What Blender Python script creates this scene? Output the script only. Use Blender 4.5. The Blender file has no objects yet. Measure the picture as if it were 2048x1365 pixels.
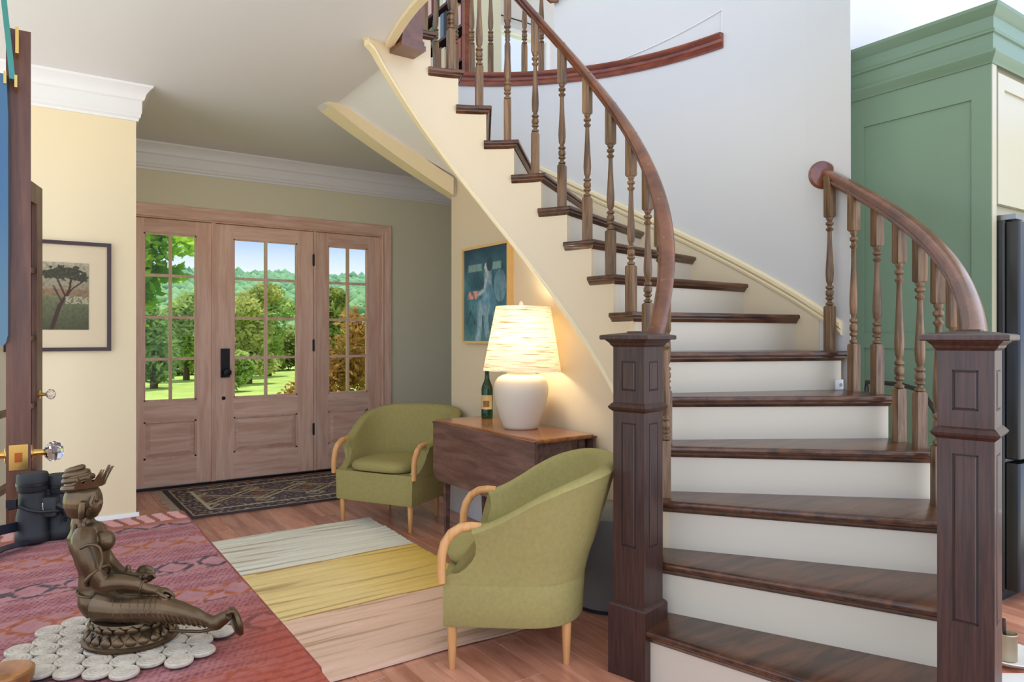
import bpy, math, random
from math import sin, cos, pi, radians, sqrt, atan2
from mathutils import Vector, Matrix, noise
random.seed(7)
SC = bpy.context.scene
COL = SC.collection

# ------------------------------------------------------------------ camera
TH = radians(34.3); CT, ST = cos(TH), sin(TH)
F = 1410.5; Y0 = 673.9; H = 1.25
cam_d = bpy.data.cameras.new('camera'); cam = bpy.data.objects.new('camera', cam_d); COL.objects.link(cam)
cam.location = (0, 0, H); cam.rotation_euler = (pi/2, 0, -TH)
cam_d.sensor_width = 36; cam_d.lens = F*36/2048; cam_d.shift_y = -(682.5-Y0)/2048
cam_d.clip_start = 0.05; cam_d.clip_end = 2000
SC.camera = cam

# ------------------------------------------------------------------ sky, sun, exposure
world = bpy.data.worlds.new('sky'); SC.world = world; world.use_nodes = True
wn = world.node_tree; wn.nodes.clear()
o_ = wn.nodes.new('ShaderNodeOutputWorld'); b_ = wn.nodes.new('ShaderNodeBackground')
tc_ = wn.nodes.new('ShaderNodeTexCoord'); sp_ = wn.nodes.new('ShaderNodeSeparateXYZ'); rp_ = wn.nodes.new('ShaderNodeValToRGB')
wn.links.new(tc_.outputs['Generated'], sp_.inputs[0]); wn.links.new(sp_.outputs['Z'], rp_.inputs[0])
wn.links.new(rp_.outputs[0], b_.inputs[0]); wn.links.new(b_.outputs[0], o_.inputs[0])
el = rp_.color_ramp.elements
el[0].position = 0.0; el[0].color = (0.92, 0.93, 0.95, 1)
el[1].position = 1.0; el[1].color = (0.80, 0.86, 0.98, 1)
for p_, c_ in ((0.075, (0.85, 0.91, 1, 1)), (0.105, (0.62, 0.76, 1, 1)), (0.15, (0.24, 0.42, 0.92, 1)), (0.21, (0.36, 0.54, 0.95, 1)), (0.42, (0.72, 0.80, 0.96, 1))):
    e_ = el.new(p_); e_.color = c_
b_.inputs[1].default_value = 1.2
sun_d = bpy.data.lights.new('sun', 'SUN'); sun_d.energy = 4.0; sun_d.angle = radians(1.5); sun_d.color = (1, .95, .86)
sun = bpy.data.objects.new('sun', sun_d); COL.objects.link(sun)
sun.rotation_euler = Vector((-0.22, -0.30, -0.93)).to_track_quat('-Z', 'Y').to_euler()
SC.view_settings.view_transform = 'Standard'; SC.view_settings.look = 'None'
SC.view_settings.gamma = 1; SC.view_settings.use_curve_mapping = False
SC.view_settings.exposure = 1.1

# ------------------------------------------------------------------ pixel helpers
def w2(R, Z): return (R*CT+Z*ST, -R*ST+Z*CT)
def at_z(px, py, z=0.0):
    Z = F*(H-z)/(py-Y0); x, y = w2((px-1024)/F*Z, Z); return Vector((x, y, z))
def at_y(px, py, Y):
    t = (px-1024)/F; Z = Y/(-t*ST+CT); x, y = w2(t*Z, Z); return Vector((x, y, H+(Y0-py)/F*Z))
def at_x(px, py, X):
    t = (px-1024)/F; Z = X/(t*CT+ST); x, y = w2(t*Z, Z); return Vector((x, y, H+(Y0-py)/F*Z))
def at_Z(px, py, Z):
    x, y = w2((px-1024)/F*Z, Z); return Vector((x, y, H+(Y0-py)/F*Z))

# ------------------------------------------------------------------ materials
MATS = {}
def new_mat(name):
    m = bpy.data.materials.new(name); m.use_nodes = True
    nt = m.node_tree; bs = nt.nodes['Principled BSDF']; return m, nt, bs
def lin(c):
    return tuple(((v/255)/12.92 if v/255 <= .04045 else ((v/255+.055)/1.055)**2.4) for v in c)+(1,)
def paint(name, rgb, rough=.5, metal=0, spec=.5, bump=0, bscale=200, var=0.0, vscale=3, trans=0, coat=0):
    if name in MATS: return MATS[name]
    m, nt, bs = new_mat(name); N = nt.nodes; L = nt.links
    bs.inputs['Base Color'].default_value = lin(rgb); bs.inputs['Roughness'].default_value = rough
    bs.inputs['Metallic'].default_value = metal; bs.inputs['Specular IOR Level'].default_value = spec
    if trans: bs.inputs['Transmission Weight'].default_value = trans
    if coat: bs.inputs['Coat Weight'].default_value = coat; bs.inputs['Coat Roughness'].default_value = .15
    tc = N.new('ShaderNodeTexCoord')
    if var:
        n = N.new('ShaderNodeTexNoise'); n.inputs['Scale'].default_value = vscale; n.inputs['Detail'].default_value = 5
        L.new(tc.outputs['Object'], n.inputs['Vector'])
        mx = N.new('ShaderNodeMix'); mx.data_type = 'RGBA'; mx.blend_type = 'MULTIPLY'; mx.inputs[0].default_value = 1
        rp = N.new('ShaderNodeValToRGB'); rp.color_ramp.elements[0].position = .3; rp.color_ramp.elements[1].position = .7
        a = 1-var; rp.color_ramp.elements[0].color = (a, a, a, 1); rp.color_ramp.elements[1].color = (1, 1, 1, 1)
        L.new(n.outputs['Fac'], rp.inputs[0]); mx.inputs[6].default_value = lin(rgb); L.new(rp.outputs[0], mx.inputs[7])
        L.new(mx.outputs[2], bs.inputs['Base Color'])
    if bump:
        n2 = N.new('ShaderNodeTexNoise'); n2.inputs['Scale'].default_value = bscale; n2.inputs['Detail'].default_value = 2
        L.new(tc.outputs['Object'], n2.inputs['Vector'])
        bp = N.new('ShaderNodeBump'); bp.inputs['Strength'].default_value = bump; bp.inputs['Distance'].default_value = .004
        L.new(n2.outputs['Fac'], bp.inputs['Height']); L.new(bp.outputs[0], bs.inputs['Normal'])
    MATS[name] = m; return m
def wood(name, c1, c2, scale=(30, 30, 2.5), rough=.4, spec=.5, coat=0, rand=0.0, fine=.5):
    """grain stretched along the axis with the smallest scale"""
    if name in MATS: return MATS[name]
    m, nt, bs = new_mat(name); N = nt.nodes; L = nt.links
    tc = N.new('ShaderNodeTexCoord'); mp = N.new('ShaderNodeMapping'); mp.inputs['Scale'].default_value = scale
    L.new(tc.outputs['Object'], mp.inputs[0])
    oi = N.new('ShaderNodeObjectInfo')
    ad = N.new('ShaderNodeVectorMath'); ad.operation = 'ADD'
    sc = N.new('ShaderNodeVectorMath'); sc.operation = 'SCALE'; sc.inputs[3].default_value = 40
    cmb = N.new('ShaderNodeCombineXYZ'); L.new(oi.outputs['Random'], cmb.inputs[0]); L.new(oi.outputs['Random'], cmb.inputs[2])
    L.new(cmb.outputs[0], sc.inputs[0]); L.new(mp.outputs[0], ad.inputs[0]); L.new(sc.outputs[0], ad.inputs[1])
    n = N.new('ShaderNodeTexNoise'); n.inputs['Scale'].default_value = 1; n.inputs['Detail'].default_value = 6; n.inputs['Distortion'].default_value = .6
    L.new(ad.outputs[0], n.inputs['Vector'])
    n2 = N.new('ShaderNodeTexNoise'); n2.inputs['Scale'].default_value = 6; n2.inputs['Detail'].default_value = 3
    L.new(ad.outputs[0], n2.inputs['Vector'])
    mm = N.new('ShaderNodeMath'); mm.operation = 'MULTIPLY_ADD'; mm.inputs[1].default_value = fine*.5; L.new(n2.outputs['Fac'], mm.inputs[0]); L.new(n.outputs['Fac'], mm.inputs[2])
    sb = N.new('ShaderNodeMath'); sb.operation = 'SUBTRACT'; sb.inputs[1].default_value = fine*.25; L.new(mm.outputs[0], sb.inputs[0])
    rp = N.new('ShaderNodeValToRGB'); rp.color_ramp.elements[0].position = .34; rp.color_ramp.elements[1].position = .66
    rp.color_ramp.elements[0].color = lin(c1); rp.color_ramp.elements[1].color = lin(c2); L.new(sb.outputs[0], rp.inputs[0])
    out = rp.outputs[0]
    if rand:
        hs = N.new('ShaderNodeHueSaturation'); mr = N.new('ShaderNodeMapRange'); mr.inputs[3].default_value = 1-rand; mr.inputs[4].default_value = 1+rand
        L.new(oi.outputs['Random'], mr.inputs[0]); L.new(mr.outputs[0], hs.inputs['Value']); L.new(out, hs.inputs['Color']); out = hs.outputs[0]
    L.new(out, bs.inputs['Base Color'])
    bp = N.new('ShaderNodeBump'); bp.inputs['Strength'].default_value = .12; bp.inputs['Distance'].default_value = .002
    L.new(n2.outputs['Fac'], bp.inputs['Height']); L.new(bp.outputs[0], bs.inputs['Normal'])
    bs.inputs['Roughness'].default_value = rough; bs.inputs['Specular IOR Level'].default_value = spec
    if coat: bs.inputs['Coat Weight'].default_value = coat; bs.inputs['Coat Roughness'].default_value = .12
    MATS[name] = m; return m
def attr_mat(name, rough=.9, bump=0, bscale=300, spec=.3):
    if name in MATS: return MATS[name]
    m, nt, bs = new_mat(name); N = nt.nodes; L = nt.links
    a = N.new('ShaderNodeVertexColor'); a.layer_name = 'Col'; L.new(a.outputs[0], bs.inputs['Base Color'])
    bs.inputs['Roughness'].default_value = rough; bs.inputs['Specular IOR Level'].default_value = spec
    if bump:
        tc = N.new('ShaderNodeTexCoord'); n = N.new('ShaderNodeTexNoise'); n.inputs['Scale'].default_value = bscale
        L.new(tc.outputs['Object'], n.inputs['Vector']); bp = N.new('ShaderNodeBump'); bp.inputs['Strength'].default_value = bump; bp.inputs['Distance'].default_value = .004
        L.new(n.outputs['Fac'], bp.inputs['Height']); L.new(bp.outputs[0], bs.inputs['Normal'])
    MATS[name] = m; return m
def glass_mat(name, rgb=(255, 255, 255), rough=0.0, thin=True):
    if name in MATS: return MATS[name]
    m, nt, bs = new_mat(name); N = nt.nodes; L = nt.links
    if thin:
        out = N['Material Output']; tr = N.new('ShaderNodeBsdfTransparent'); gl = N.new('ShaderNodeBsdfGlossy'); mx = N.new('ShaderNodeMixShader')
        tr.inputs[0].default_value = lin(rgb); gl.inputs['Roughness'].default_value = .02; mx.inputs[0].default_value = .008
        L.new(tr.outputs[0], mx.inputs[1]); L.new(gl.outputs[0], mx.inputs[2]); L.new(mx.outputs[0], out.inputs[0])
    else:
        bs.inputs['Base Color'].default_value = lin(rgb); bs.inputs['Transmission Weight'].default_value = 1
        bs.inputs['Roughness'].default_value = rough; bs.inputs['IOR'].default_value = 1.5
    MATS[name] = m; return m
def emit(name, rgb, s):
    if name in MATS: return MATS[name]
    m, nt, bs = new_mat(name); bs.inputs['Base Color'].default_value = lin(rgb)
    bs.inputs['Emission Color'].default_value = lin(rgb); bs.inputs['Emission Strength'].default_value = s
    MATS[name] = m; return m

WHITE = paint('wall_white', (214, 212, 208), .6, bump=.05, bscale=350)
CEIL = paint('ceiling_white', (230, 230, 230), .7, bump=.08, bscale=250)
YELLOW = paint('wall_yellow', (238, 221, 180), .6, bump=.05, bscale=350)
ENTRY = paint('wall_entry_cream', (226, 220, 190), .6, bump=.05, bscale=350)
CREAM = paint('cream_paint', (222, 204, 170), .45)
CREAMY = paint('cream_trim', (234, 216, 174), .4)
TRIMW = paint('trim_white', (235, 235, 232), .4)
RISER = paint('riser_white', (208, 197, 176), .45)
TREAD = wood('tread_wood', (54, 29, 16), (102, 62, 38), (3, 22, 22), .28, coat=.3, rand=.1)
NEWEL = wood('newel_wood', (44, 24, 19), (70, 41, 32), (110, 110, 5), .38, coat=.15)
RAIL = wood('rail_wood', (88, 48, 30), (122, 72, 46), (6, 6, 6), .25, coat=.4)
OAK = wood('baluster_oak', (84, 62, 42), (140, 106, 72), (60, 60, 4), .42, rand=.15)
TRIMRED = wood('mahogany_trim', (104, 44, 26), (140, 68, 42), (8, 8, 30), .3, coat=.3)
FIR = wood('door_fir', (220, 176, 150), (238, 204, 182), (26, 26, 2.2), .5, rand=.06)
FIRH = wood('door_fir_cross', (218, 174, 148), (240, 206, 184), (2.2, 26, 26), .5, rand=.06)
FLOORW = wood('cherry_plank', (186, 120, 92), (222, 160, 130), (14, 1.6, 14), .24, coat=.3, rand=.2)
BEECH = wood('beech', (206, 146, 84), (226, 172, 112), (40, 40, 3), .4)
TABLEW = wood('table_walnut', (92, 64, 56), (128, 94, 82), (24, 3, 24), .34, coat=.2)
TABLETOP = wood('table_top_wood', (150, 86, 44), (186, 118, 66), (24, 3, 24), .22, coat=.5)
DOORW = wood('stained_door_wood', (70, 40, 26), (112, 70, 46), (26, 26, 2), .4)
BRASS = paint('brass', (212, 174, 96), .25, metal=1)
BLACKM = paint('black_metal', (28, 30, 34), .4, metal=.6)
GLASS = glass_mat('pane_glass', (214, 214, 214))
CRYSTAL = glass_mat('crystal', (245, 245, 250), 0, False)
OLIVE = paint('olive_fabric', (168, 156, 94), .9, bump=.5, bscale=420, var=.12, vscale=60)
GREENP = paint('sage_cabinet', (106, 128, 102), .4, var=.04, vscale=2)
CREAMCAB = paint('cream_cabinet', (182, 174, 146), .35)
FRIDGE = paint('fridge_black', (26, 26, 24), .3)
CERAMIC = paint('cream_ceramic', (212, 200, 180), .55)
BRONZE = paint('bronze', (104, 84, 60), .36, metal=.75, var=.35, vscale=25)
BLACKR = paint('black_rubber', (22, 22, 21), .6)

# ------------------------------------------------------------------ mesh builder
class MB:
    def __init__(s): s.v = []; s.f = []
    def add(s, vs, fs):
        o = len(s.v); s.v += [tuple(p) for p in vs]; s.f += [tuple(i+o for i in f) for f in fs]; return s
    def box(s, x0, x1, y0, y1, z0, z1, M=None):
        vs = [Vector(p) for p in ((x0,y0,z0),(x1,y0,z0),(x1,y1,z0),(x0,y1,z0),(x0,y0,z1),(x1,y0,z1),(x1,y1,z1),(x0,y1,z1))]
        if M is not None: vs = [M @ p for p in vs]
        return s.add(vs, [(0,3,2,1),(4,5,6,7),(0,1,5,4),(1,2,6,5),(2,3,7,6),(3,0,4,7)])
    def loft(s, layers, closed=True, cap=True, ring=False):
        n = len(layers[0]); vs = [p for l in layers for p in l]; fs = []
        m = len(layers)
        for k in range(m if ring else m-1):
            a = k*n; b = ((k+1) % m)*n
            for i in range(n if closed else n-1):
                j = (i+1) % n; fs.append((a+i, a+j, b+j, b+i))
        if cap and not ring: fs.append(tuple(range(n-1, -1, -1))); fs.append(tuple(range((m-1)*n, m*n)))
        return s.add(vs, fs)
    def prism(s, pts, z0, z1): return s.loft([[(x, y, z0) for x, y in pts], [(x, y, z1) for x, y in pts]])
    def lathe(s, prof, cx=0, cy=0, z0=0, seg=24, M=None):
        L = []
        for r, z in prof:
            l = [Vector((cx+r*cos(2*pi*i/seg), cy+r*sin(2*pi*i/seg), z0+z)) for i in range(seg)]
            L.append([M @ p for p in l] if M is not None else l)
        return s.loft(L)
    def tube(s, path, rad, seg=10, closed=False, up=(0, 0, 1), flat=1.0):
        P = [Vector(p) for p in path]; n = len(P); L = []
        for i, p in enumerate(P):
            a = P[(i-1) % n] if (closed or i > 0) else p; b = P[(i+1) % n] if (closed or i < n-1) else p
            t = (b-a).normalized(); u = Vector(up)
            if abs(t.dot(u)) > .95: u = Vector((1, 0, 0))
            sd = t.cross(u).normalized(); u2 = sd.cross(t)
            r = rad[i] if isinstance(rad, (list, tuple)) else rad
            L.append([p+sd*(r*cos(2*pi*k/seg))+u2*(r*flat*sin(2*pi*k/seg)) for k in range(seg)])
        return s.loft(L, cap=not closed, ring=closed)
    def sweep(s, path, prof, sides):
        """profile points (a,b): a along side vector, b up"""
        L = [[Vector(p)+Vector(sd)*a+Vector((0, 0, b)) for a, b in prof] for p, sd in zip(path, sides)]
        return s.loft(L)
    def build(s, name, mat=None, parent=None, smooth=35, M=None, col=None):
        me = bpy.data.meshes.new(name)
        vs = [tuple(M @ Vector(p)) for p in s.v] if M is not None else s.v
        me.from_pydata(vs, [], s.f); me.validate()
        if col is not None:
            at = me.color_attributes.new('Col', 'FLOAT_COLOR', 'POINT')
            at.data.foreach_set('color', [c for q in col for c in q])
        ob = bpy.data.objects.new(name, me); COL.objects.link(ob)
        if mat: me.materials.append(mat)
        if smooth:
            me.polygons.foreach_set('use_smooth', [True]*len(me.polygons)); me.set_sharp_from_angle(angle=radians(smooth))
        # outward normals
        import bmesh
        bm = bmesh.new(); bm.from_mesh(me); bmesh.ops.recalc_face_normals(bm, faces=bm.faces); bm.to_mesh(me); bm.free()
        if parent is not None: ob.parent = parent
        return ob
def tag(o, label=None, cat=None, group=None, kind=None):
    if label: o['label'] = label
    if cat: o['category'] = cat
    if group: o['group'] = group
    if kind: o['kind'] = kind
    return o
def thing(name, label, cat, loc=(0, 0, 0), rz=0, group=None):
    o = bpy.data.objects.new(name, None); COL.objects.link(o); o.empty_display_size = .1
    o.location = loc; o.rotation_euler = (0, 0, rz); return tag(o, label, cat, group)
def struct(o, label=None): o['kind'] = 'structure'; return tag(o, label)
def sub(name, parent, loc, rz=0):
    o = bpy.data.objects.new(name, None); COL.objects.link(o); o.parent = parent; o.location = loc; o.rotation_euler = (0, 0, rz); return o
def bx(name, mat, parent, *a, **k): return MB().box(*a).build(name, mat, parent, **k)
def rbox(x0, x1, y0, y1, z0, z1, r=.01, seg=3):
    """box with rounded vertical edges and softened top/bottom"""
    m = MB(); L = []
    for z, ins in ((z0, r*.6), (z0+r*.5, 0), (z1-r*.5, 0), (z1-r*.15, r*.25), (z1, r*.7)):
        ring = []
        for cx, cy, a0 in ((x1-r, y1-r, 0), (x0+r, y1-r, 90), (x0+r, y0+r, 180), (x1-r, y0+r, 270)):
            for k in range(seg+1):
                a = radians(a0+90*k/seg); ring.append((cx+(r-ins)*cos(a), cy+(r-ins)*sin(a), z))
        L.append(ring)
    return m.loft(L)
def grid(name, nx, ny, pos, colf, mat, parent=None, thick=0):
    m = MB(); cols = []
    for j in range(ny+1):
        for i in range(nx+1):
            u, v = i/nx, j/ny; m.v.append(tuple(pos(u, v))); c = colf(u, v); cols.append(tuple(lin(c)))
    for j in range(ny):
        for i in range(nx):
            a = j*(nx+1)+i; m.f.append((a, a+1, a+nx+2, a+nx+1))
    if thick:
        n0 = len(m.v); edge = [j*(nx+1) for j in range(ny+1)]
        loop = list(range(nx+1))+[j*(nx+1)+nx for j in range(1, ny+1)]+[ny*(nx+1)+i for i in range(nx-1, -1, -1)]+[j*(nx+1) for j in range(ny-1, 0, -1)]
        for k in loop: x, y, z = m.v[k]; m.v.append((x, y, z-thick)); cols.append(cols[k])
        nl = len(loop)
        for k in range(nl): q = (k+1) % nl; m.f.append((loop[k], n0+k, n0+q, loop[q]))
    me = bpy.data.meshes.new(name); me.from_pydata(m.v, [], m.f)
    at = me.color_attributes.new('Col', 'FLOAT_COLOR', 'POINT'); at.data.foreach_set('color', [c for q in cols for c in q])
    me.materials.append(mat); me.polygons.foreach_set('use_smooth', [True]*len(me.polygons)); me.set_sharp_from_angle(angle=radians(50))
    ob = bpy.data.objects.new(name, me); COL.objects.link(ob)
    if parent is not None: ob.parent = parent
    return ob
def mixc(a, b, t): t = max(0, min(1, t)); return tuple(a[i]+(b[i]-a[i])*t for i in range(3))
def nz(x, y, z=0, s=1): return noise.noise(Vector((x*s, y*s, z*s)))

CEILZ = 2.82; UPZ = 3.139; TOPZ = 5.5
# stair circle
SCX, SCY = w2(-.145, 3.1712)
RISE = .1962
def ang(n): return radians(25.34+11.18*(n-7)-34.3)
def nn(a): return 7+(math.degrees(a)+34.3-25.34)/11.18
def pitch(a): return RISE*nn(a)
def pol(r, a, z=None):
    p = (SCX+r*cos(a), SCY+r*sin(a)); return p if z is None else (p[0], p[1], z)
WALLX = 2.522; DOORY = 6.371; YELY = 5.0; YELX = .547

# ================================================================== SETTING
# floor: slab + planks
fl = bx('floor', paint('subfloor', (96, 52, 32), .5), None, -1.3, 6, -.6, 6.5, -.12, -.014, smooth=0); struct(fl, 'reddish cherry plank floor of the entry hall')
pm = {}
def plank_mesh(L):
    k = round(L, 2)
    if k not in pm:
        m = MB(); w = .098; e = .0015
        m.loft([[(0, 0, -.014), (w, 0, -.014), (w, k, -.014), (0, k, -.014)], [(0, 0, -e), (w, 0, -e), (w, k, -e), (0, k, -e)], [(e, e, 0), (w-e, e, 0), (w-e, k-e, 0), (e, k-e, 0)]])
        ob = m.build('plank', FLOORW, fl, smooth=0); pm[k] = [ob.data, ob]
    else:
        ob = pm[k][1]
        ob = ob.copy(); COL.objects.link(ob)
    return ob
row = 0; x = -.3
while x < 4.7:
    y = .9-random.choice((0, .3, .6, .9)); L_ = 0
    while y < DOORY:
        L_ = random.choice((1.2, 1.5, 1.8, 2.1)); L_ = min(L_, max(.3, round(DOORY-y, 1)))
        hid = (x > 2.65 and y > 2.6) or (x < YELX-.1 and y > YELY+.1) or (x > 3.9 and y > 1.5) or (x < .2 and y+L_ < 2.0)
        if not hid:
            o = plank_mesh(L_); o.location = (x, y, 0)
        y += L_+.0005
    x += .0985; row += 1

# ceiling slab with the stair opening
edge = [(1.44, -.6), (1.45, 1.5), (1.468, 2.5), (1.507, 3.008), (1.528, 3.164), (1.556, 3.318), (1.597, 3.506), (1.635, 3.66)]
arc = [pol(2.05, radians(a)) for a in range(91, 14, -4)]
cp = [(-1.3, -.6)]+edge+arc+[(6, 3.2), (6, 6.5), (-1.3, 6.5)]
def _arc(a0, a1, z0, z1, r0, r1): return [[(SCX+r*cos(a), SCY+r*sin(a), z) for r, z in ((r0, z0), (r1, z0), (r1, z1), (r0, z1))] for a in [radians(a0+(a1-a0)*k/8) for k in range(9)]]
struct(MB().prism(cp, CEILZ, UPZ-.02).loft(_arc(87.6, 97, CEILZ-.0002, CEILZ+.02, .97, 2.06)).build('ceiling', CEIL, smooth=0), 'smooth off-white ceiling of the entry hall')
ep = [Vector((x, y, 0)) for x, y in edge[1:]]
sd = [Vector((1, -.1, 0)).normalized()]*len(ep)
m = MB(); m.sweep([p+Vector((0, 0, CEILZ)) for p in ep], [(-.03, -.02), (.012, -.02), (.02, -.008), (.02, .02), (.012, .03), (.012, .318), (-.03, .318)], sd)
struct(m.build('trim_1', CREAMY), 'cream moulding around the curved edge of the ceiling opening')

struct(bx('roof_slab', CEIL, None, -1.3, 6.1, -.2, 6.6, TOPZ, TOPZ+.1, smooth=0), 'upper ceiling over the stairwell')
struct(bx('sun_block_slab', TRIMW, None, -1.3, 6.1, DOORY+.15, 8.1, 2.9, 3.0, smooth=0), 'added slab out of view above the doors, blocking the sun')  # unseen overhang, added to keep the high sun off the door glass
# entry (door) wall
m = MB(); m.box(.3, .60, DOORY, DOORY+.15, 0, CEILZ).box(.60, 2.85, DOORY, DOORY+.15, 2.26, CEILZ).box(2.85, 6, DOORY, DOORY+.15, 0, CEILZ)
struct(m.build('wall_entry', ENTRY, smooth=0), 'pale cream wall around the entry doors')
m = MB(); m.box(-1.3, YELX, YELY, YELY+.12, 0, CEILZ).box(YELX-.12, YELX, YELY+.12, DOORY, 0, CEILZ)
struct(m.build('wall_left', YELLOW, smooth=0), 'pale yellow wall with a framed print')
struct(bx('wall_hall_end', ENTRY, None, 6, 6.1, .4, 6.5, 0, CEILZ, smooth=0), 'end wall of the hall behind the stair')
# wall under the stair (painting wall)
ys = [1.9+i*(4.477-1.9)/40 for i in range(41)]
tops = [min(CEILZ, pitch(atan2(y-SCY, WALLX-SCX))-.26) for y in ys]
m = MB(); m.loft([[(WALLX, y, 0), (WALLX+.1, y, 0), (WALLX+.1, y, t), (WALLX, y, t)] for y, t in zip(ys, tops)])
struct(m.build('wall_under_stair', CREAM, smooth=0), 'cream wall beneath the stair with a painting')
bb = MB()
bb.loft([[(WALLX-a, y, b) for a, b in ((0, 0), (.016, 0), (.016, .125), (.011, .14), (.011, .165), (.004, .18), (0, .18))] for y in (1.95, 4.493)])
struct(bb.build('baseboard_under_stair', TRIMW), 'white baseboard below the painting')
bb = MB(); bb.loft([[(x, YELY-a, b) for a, b in ((0, 0), (.016, 0), (.016, .125), (.006, .145), (0, .145))] for x in (-1.3, YELX+.016)])
struct(bb.build('baseboard_left', TRIMW))
bb = MB(); bb.loft([[(x, DOORY-a, b) for a, b in ((0, 0), (.016, 0), (.016, .125), (.006, .145), (0, .145))] for x in (2.92, 5.9)])
struct(bb.build('baseboard_entry', TRIMW))
# crown mouldings (built up)
CP = [(0, -.215), (.012, -.215), (.014, -.20), (.024, -.19), (.024, -.175), (.03, -.165), (.03, -.095), (.042, -.085), (.046, -.07), (.052, -.05), (.07, -.025), (.085, -.012), (.09, 0), (0, 0)]
m = MB(); m.loft([[(x, DOORY-a, CEILZ+b) for a, b in CP] for x in (YELX, 6)])
struct(m.build('trim_2', TRIMW, smooth=20), 'white crown moulding above the entry doors')
m = MB()
m.loft([[(-1.3, YELY-a, CEILZ+b) for a, b in CP], [(YELX+a, YELY-a, CEILZ+b) for a, b in CP], [(YELX+a, DOORY-.09, CEILZ+b) for a, b in CP]])
struct(m.build('trim_3', TRIMW, smooth=20), 'white crown moulding on the yellow wall')

# curved outer stair wall
WR = 1.912
def arcwall(a0, a1, z0f, z1f, r0, r1, step=2.0):
    n = max(2, int((a1-a0)/step)); L = []
    for i in range(n+1):
        a = radians(a0+(a1-a0)*i/n); L.append([pol(r0, a, z0f(a)), pol(r1, a, z0f(a)), pol(r1, a, z1f(a)), pol(r0, a, z1f(a))])
    return L
fas = lambda a: 2.27+(math.degrees(a)-64.3)/26.7*.55
m = MB()
m.loft(arcwall(-12, 42.2, lambda a: 0, lambda a: TOPZ, WR, WR+.12))
m.loft(arcwall(42.2, 62.6, lambda a: 0, lambda a: UPZ-.03, WR, WR+.12))
m.loft(arcwall(62.6, 91.5, lambda a: min(CEILZ, fas(a)), lambda a: UPZ-.03, WR, WR+.12))
m.prism([pol(WR, radians(-21.7)), (3.715, 2.147), (3.715, 2.4), pol(WR+.12, radians(-12)), pol(WR, radians(-12)), pol(WR, radians(-14.4)), pol(WR, radians(-16.9)), pol(WR, radians(-19.3))], 0, TOPZ)
struct(m.build('wall_stair', WHITE, smooth=30), 'white curved wall around the staircase')
struct(bx('wall_kitchen', WHITE, None, 3.6, 6, 2.16, 2.28, 0, TOPZ, smooth=0), 'white wall behind the green cabinet')
# outer fascia, soffit
m = MB(); m.loft(arcwall(64.0, 91.0, lambda a: fas(a)-.004, lambda a: fas(a)+.12, WR-.035, WR+.15))
struct(m.build('trim_4', CREAMY), 'cream fascia along the outer underside of the stair')
m = MB(); m.loft(arcwall(-30, 93, lambda a: min(CEILZ, pitch(a)-.25), lambda a: min(CEILZ+.02, pitch(a)-.235), .83, WR))
struct(m.build('stair_soffit', TRIMW), 'white sloping underside of the stair')
# floor-level mahogany band on curved wall + wall cord
m = MB(); L = []
for i in range(41):
    a = radians(5.7+(96-5.7)*i/40); L.append([pol(WR-p, a, UPZ+q) for p, q in ((-.0, -.085), (.012, -.085), (.016, -.06), (.022, -.05), (.022, -.03), (.04, -.02), (.045, -.008), (.04, .004), (.02, .006), (-.0, .006))])
m.loft(L); struct(m.build('trim_5', TRIMRED, smooth=30), 'mahogany moulding around the curved wall at upper floor level')
p0 = Vector(pol(WR-.006, radians(5.9), UPZ)); 
m = MB(); m.tube([p0, p0+Vector((0, 0, .155))], .0035, 6)
pts = [Vector(pol(WR-.006, radians(5.9+25*i/14), UPZ+.155*(1-i/14))) for i in range(15)]
m.tube(pts, .0035, 6)
tag(m.build('wall_cord', TRIMW), 'thin white cord rising above the mahogany band on curved wall', 'cord')
# skirt on the curved wall, with moulding
m = MB(); m.loft(arcwall(-15, 91, lambda a: pitch(a)-.25, lambda a: pitch(a)+.09, WR-.006, WR+.004, 1.5))
sk = m.build('trim_6', CREAM, smooth=30); struct(sk, 'cream skirt board following the stair up the curved wall')
m = MB(); L = []
for i in range(61):
    a = radians(-20+(91+20)*i/60); L.append([pol(WR-p, a, pitch(a)+q) for p, q in ((0, .075), (.012, .08), (.016, .095), (.010, .105), (.022, .12), (.020, .14), (.008, .15), (0, .15))])
m.loft(L); m.build('moulding', CREAMY, sk, smooth=30)
# upper floor walls (seen through the balusters)
m = MB(); m.box(1.0, 4.15, DOORY, DOORY+.12, UPZ, TOPZ).box(4.15, 4.85, DOORY, DOORY+.12, UPZ, 3.85).box(4.15, 4.85, DOORY, DOORY+.12, 4.62, TOPZ).box(4.85, 8.5, DOORY, DOORY+.12, UPZ, TOPZ)
struct(m.build('wall_upper', WHITE, smooth=0), 'white upper hall wall with a small window')
struct(bx('floor_upper', paint('upper_floor', (150, 100, 66), .5), None, 2.2, 6, 4.66, DOORY, UPZ-.02, UPZ, smooth=0), 'floor of the upper hall')
w1 = MB().box(4.15, 4.2, DOORY-.02, DOORY+.1, 3.85, 4.62).box(4.8, 4.85, DOORY-.02, DOORY+.1, 3.85, 4.62).box(4.2, 4.8, DOORY-.02, DOORY+.1, 3.85, 3.9).box(4.2, 4.8, DOORY-.02, DOORY+.1, 4.57, 4.62).box(4.2, 4.8, DOORY+.02, DOORY+.05, 4.13, 4.16).build('window_1', TRIMW, smooth=0)
struct(w1, 'small white framed window of the upper hall')
bx('pane', GLASS, w1, 4.2, 4.8, DOORY+.03, DOORY+.036, 3.9, 4.57, smooth=0)

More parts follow.
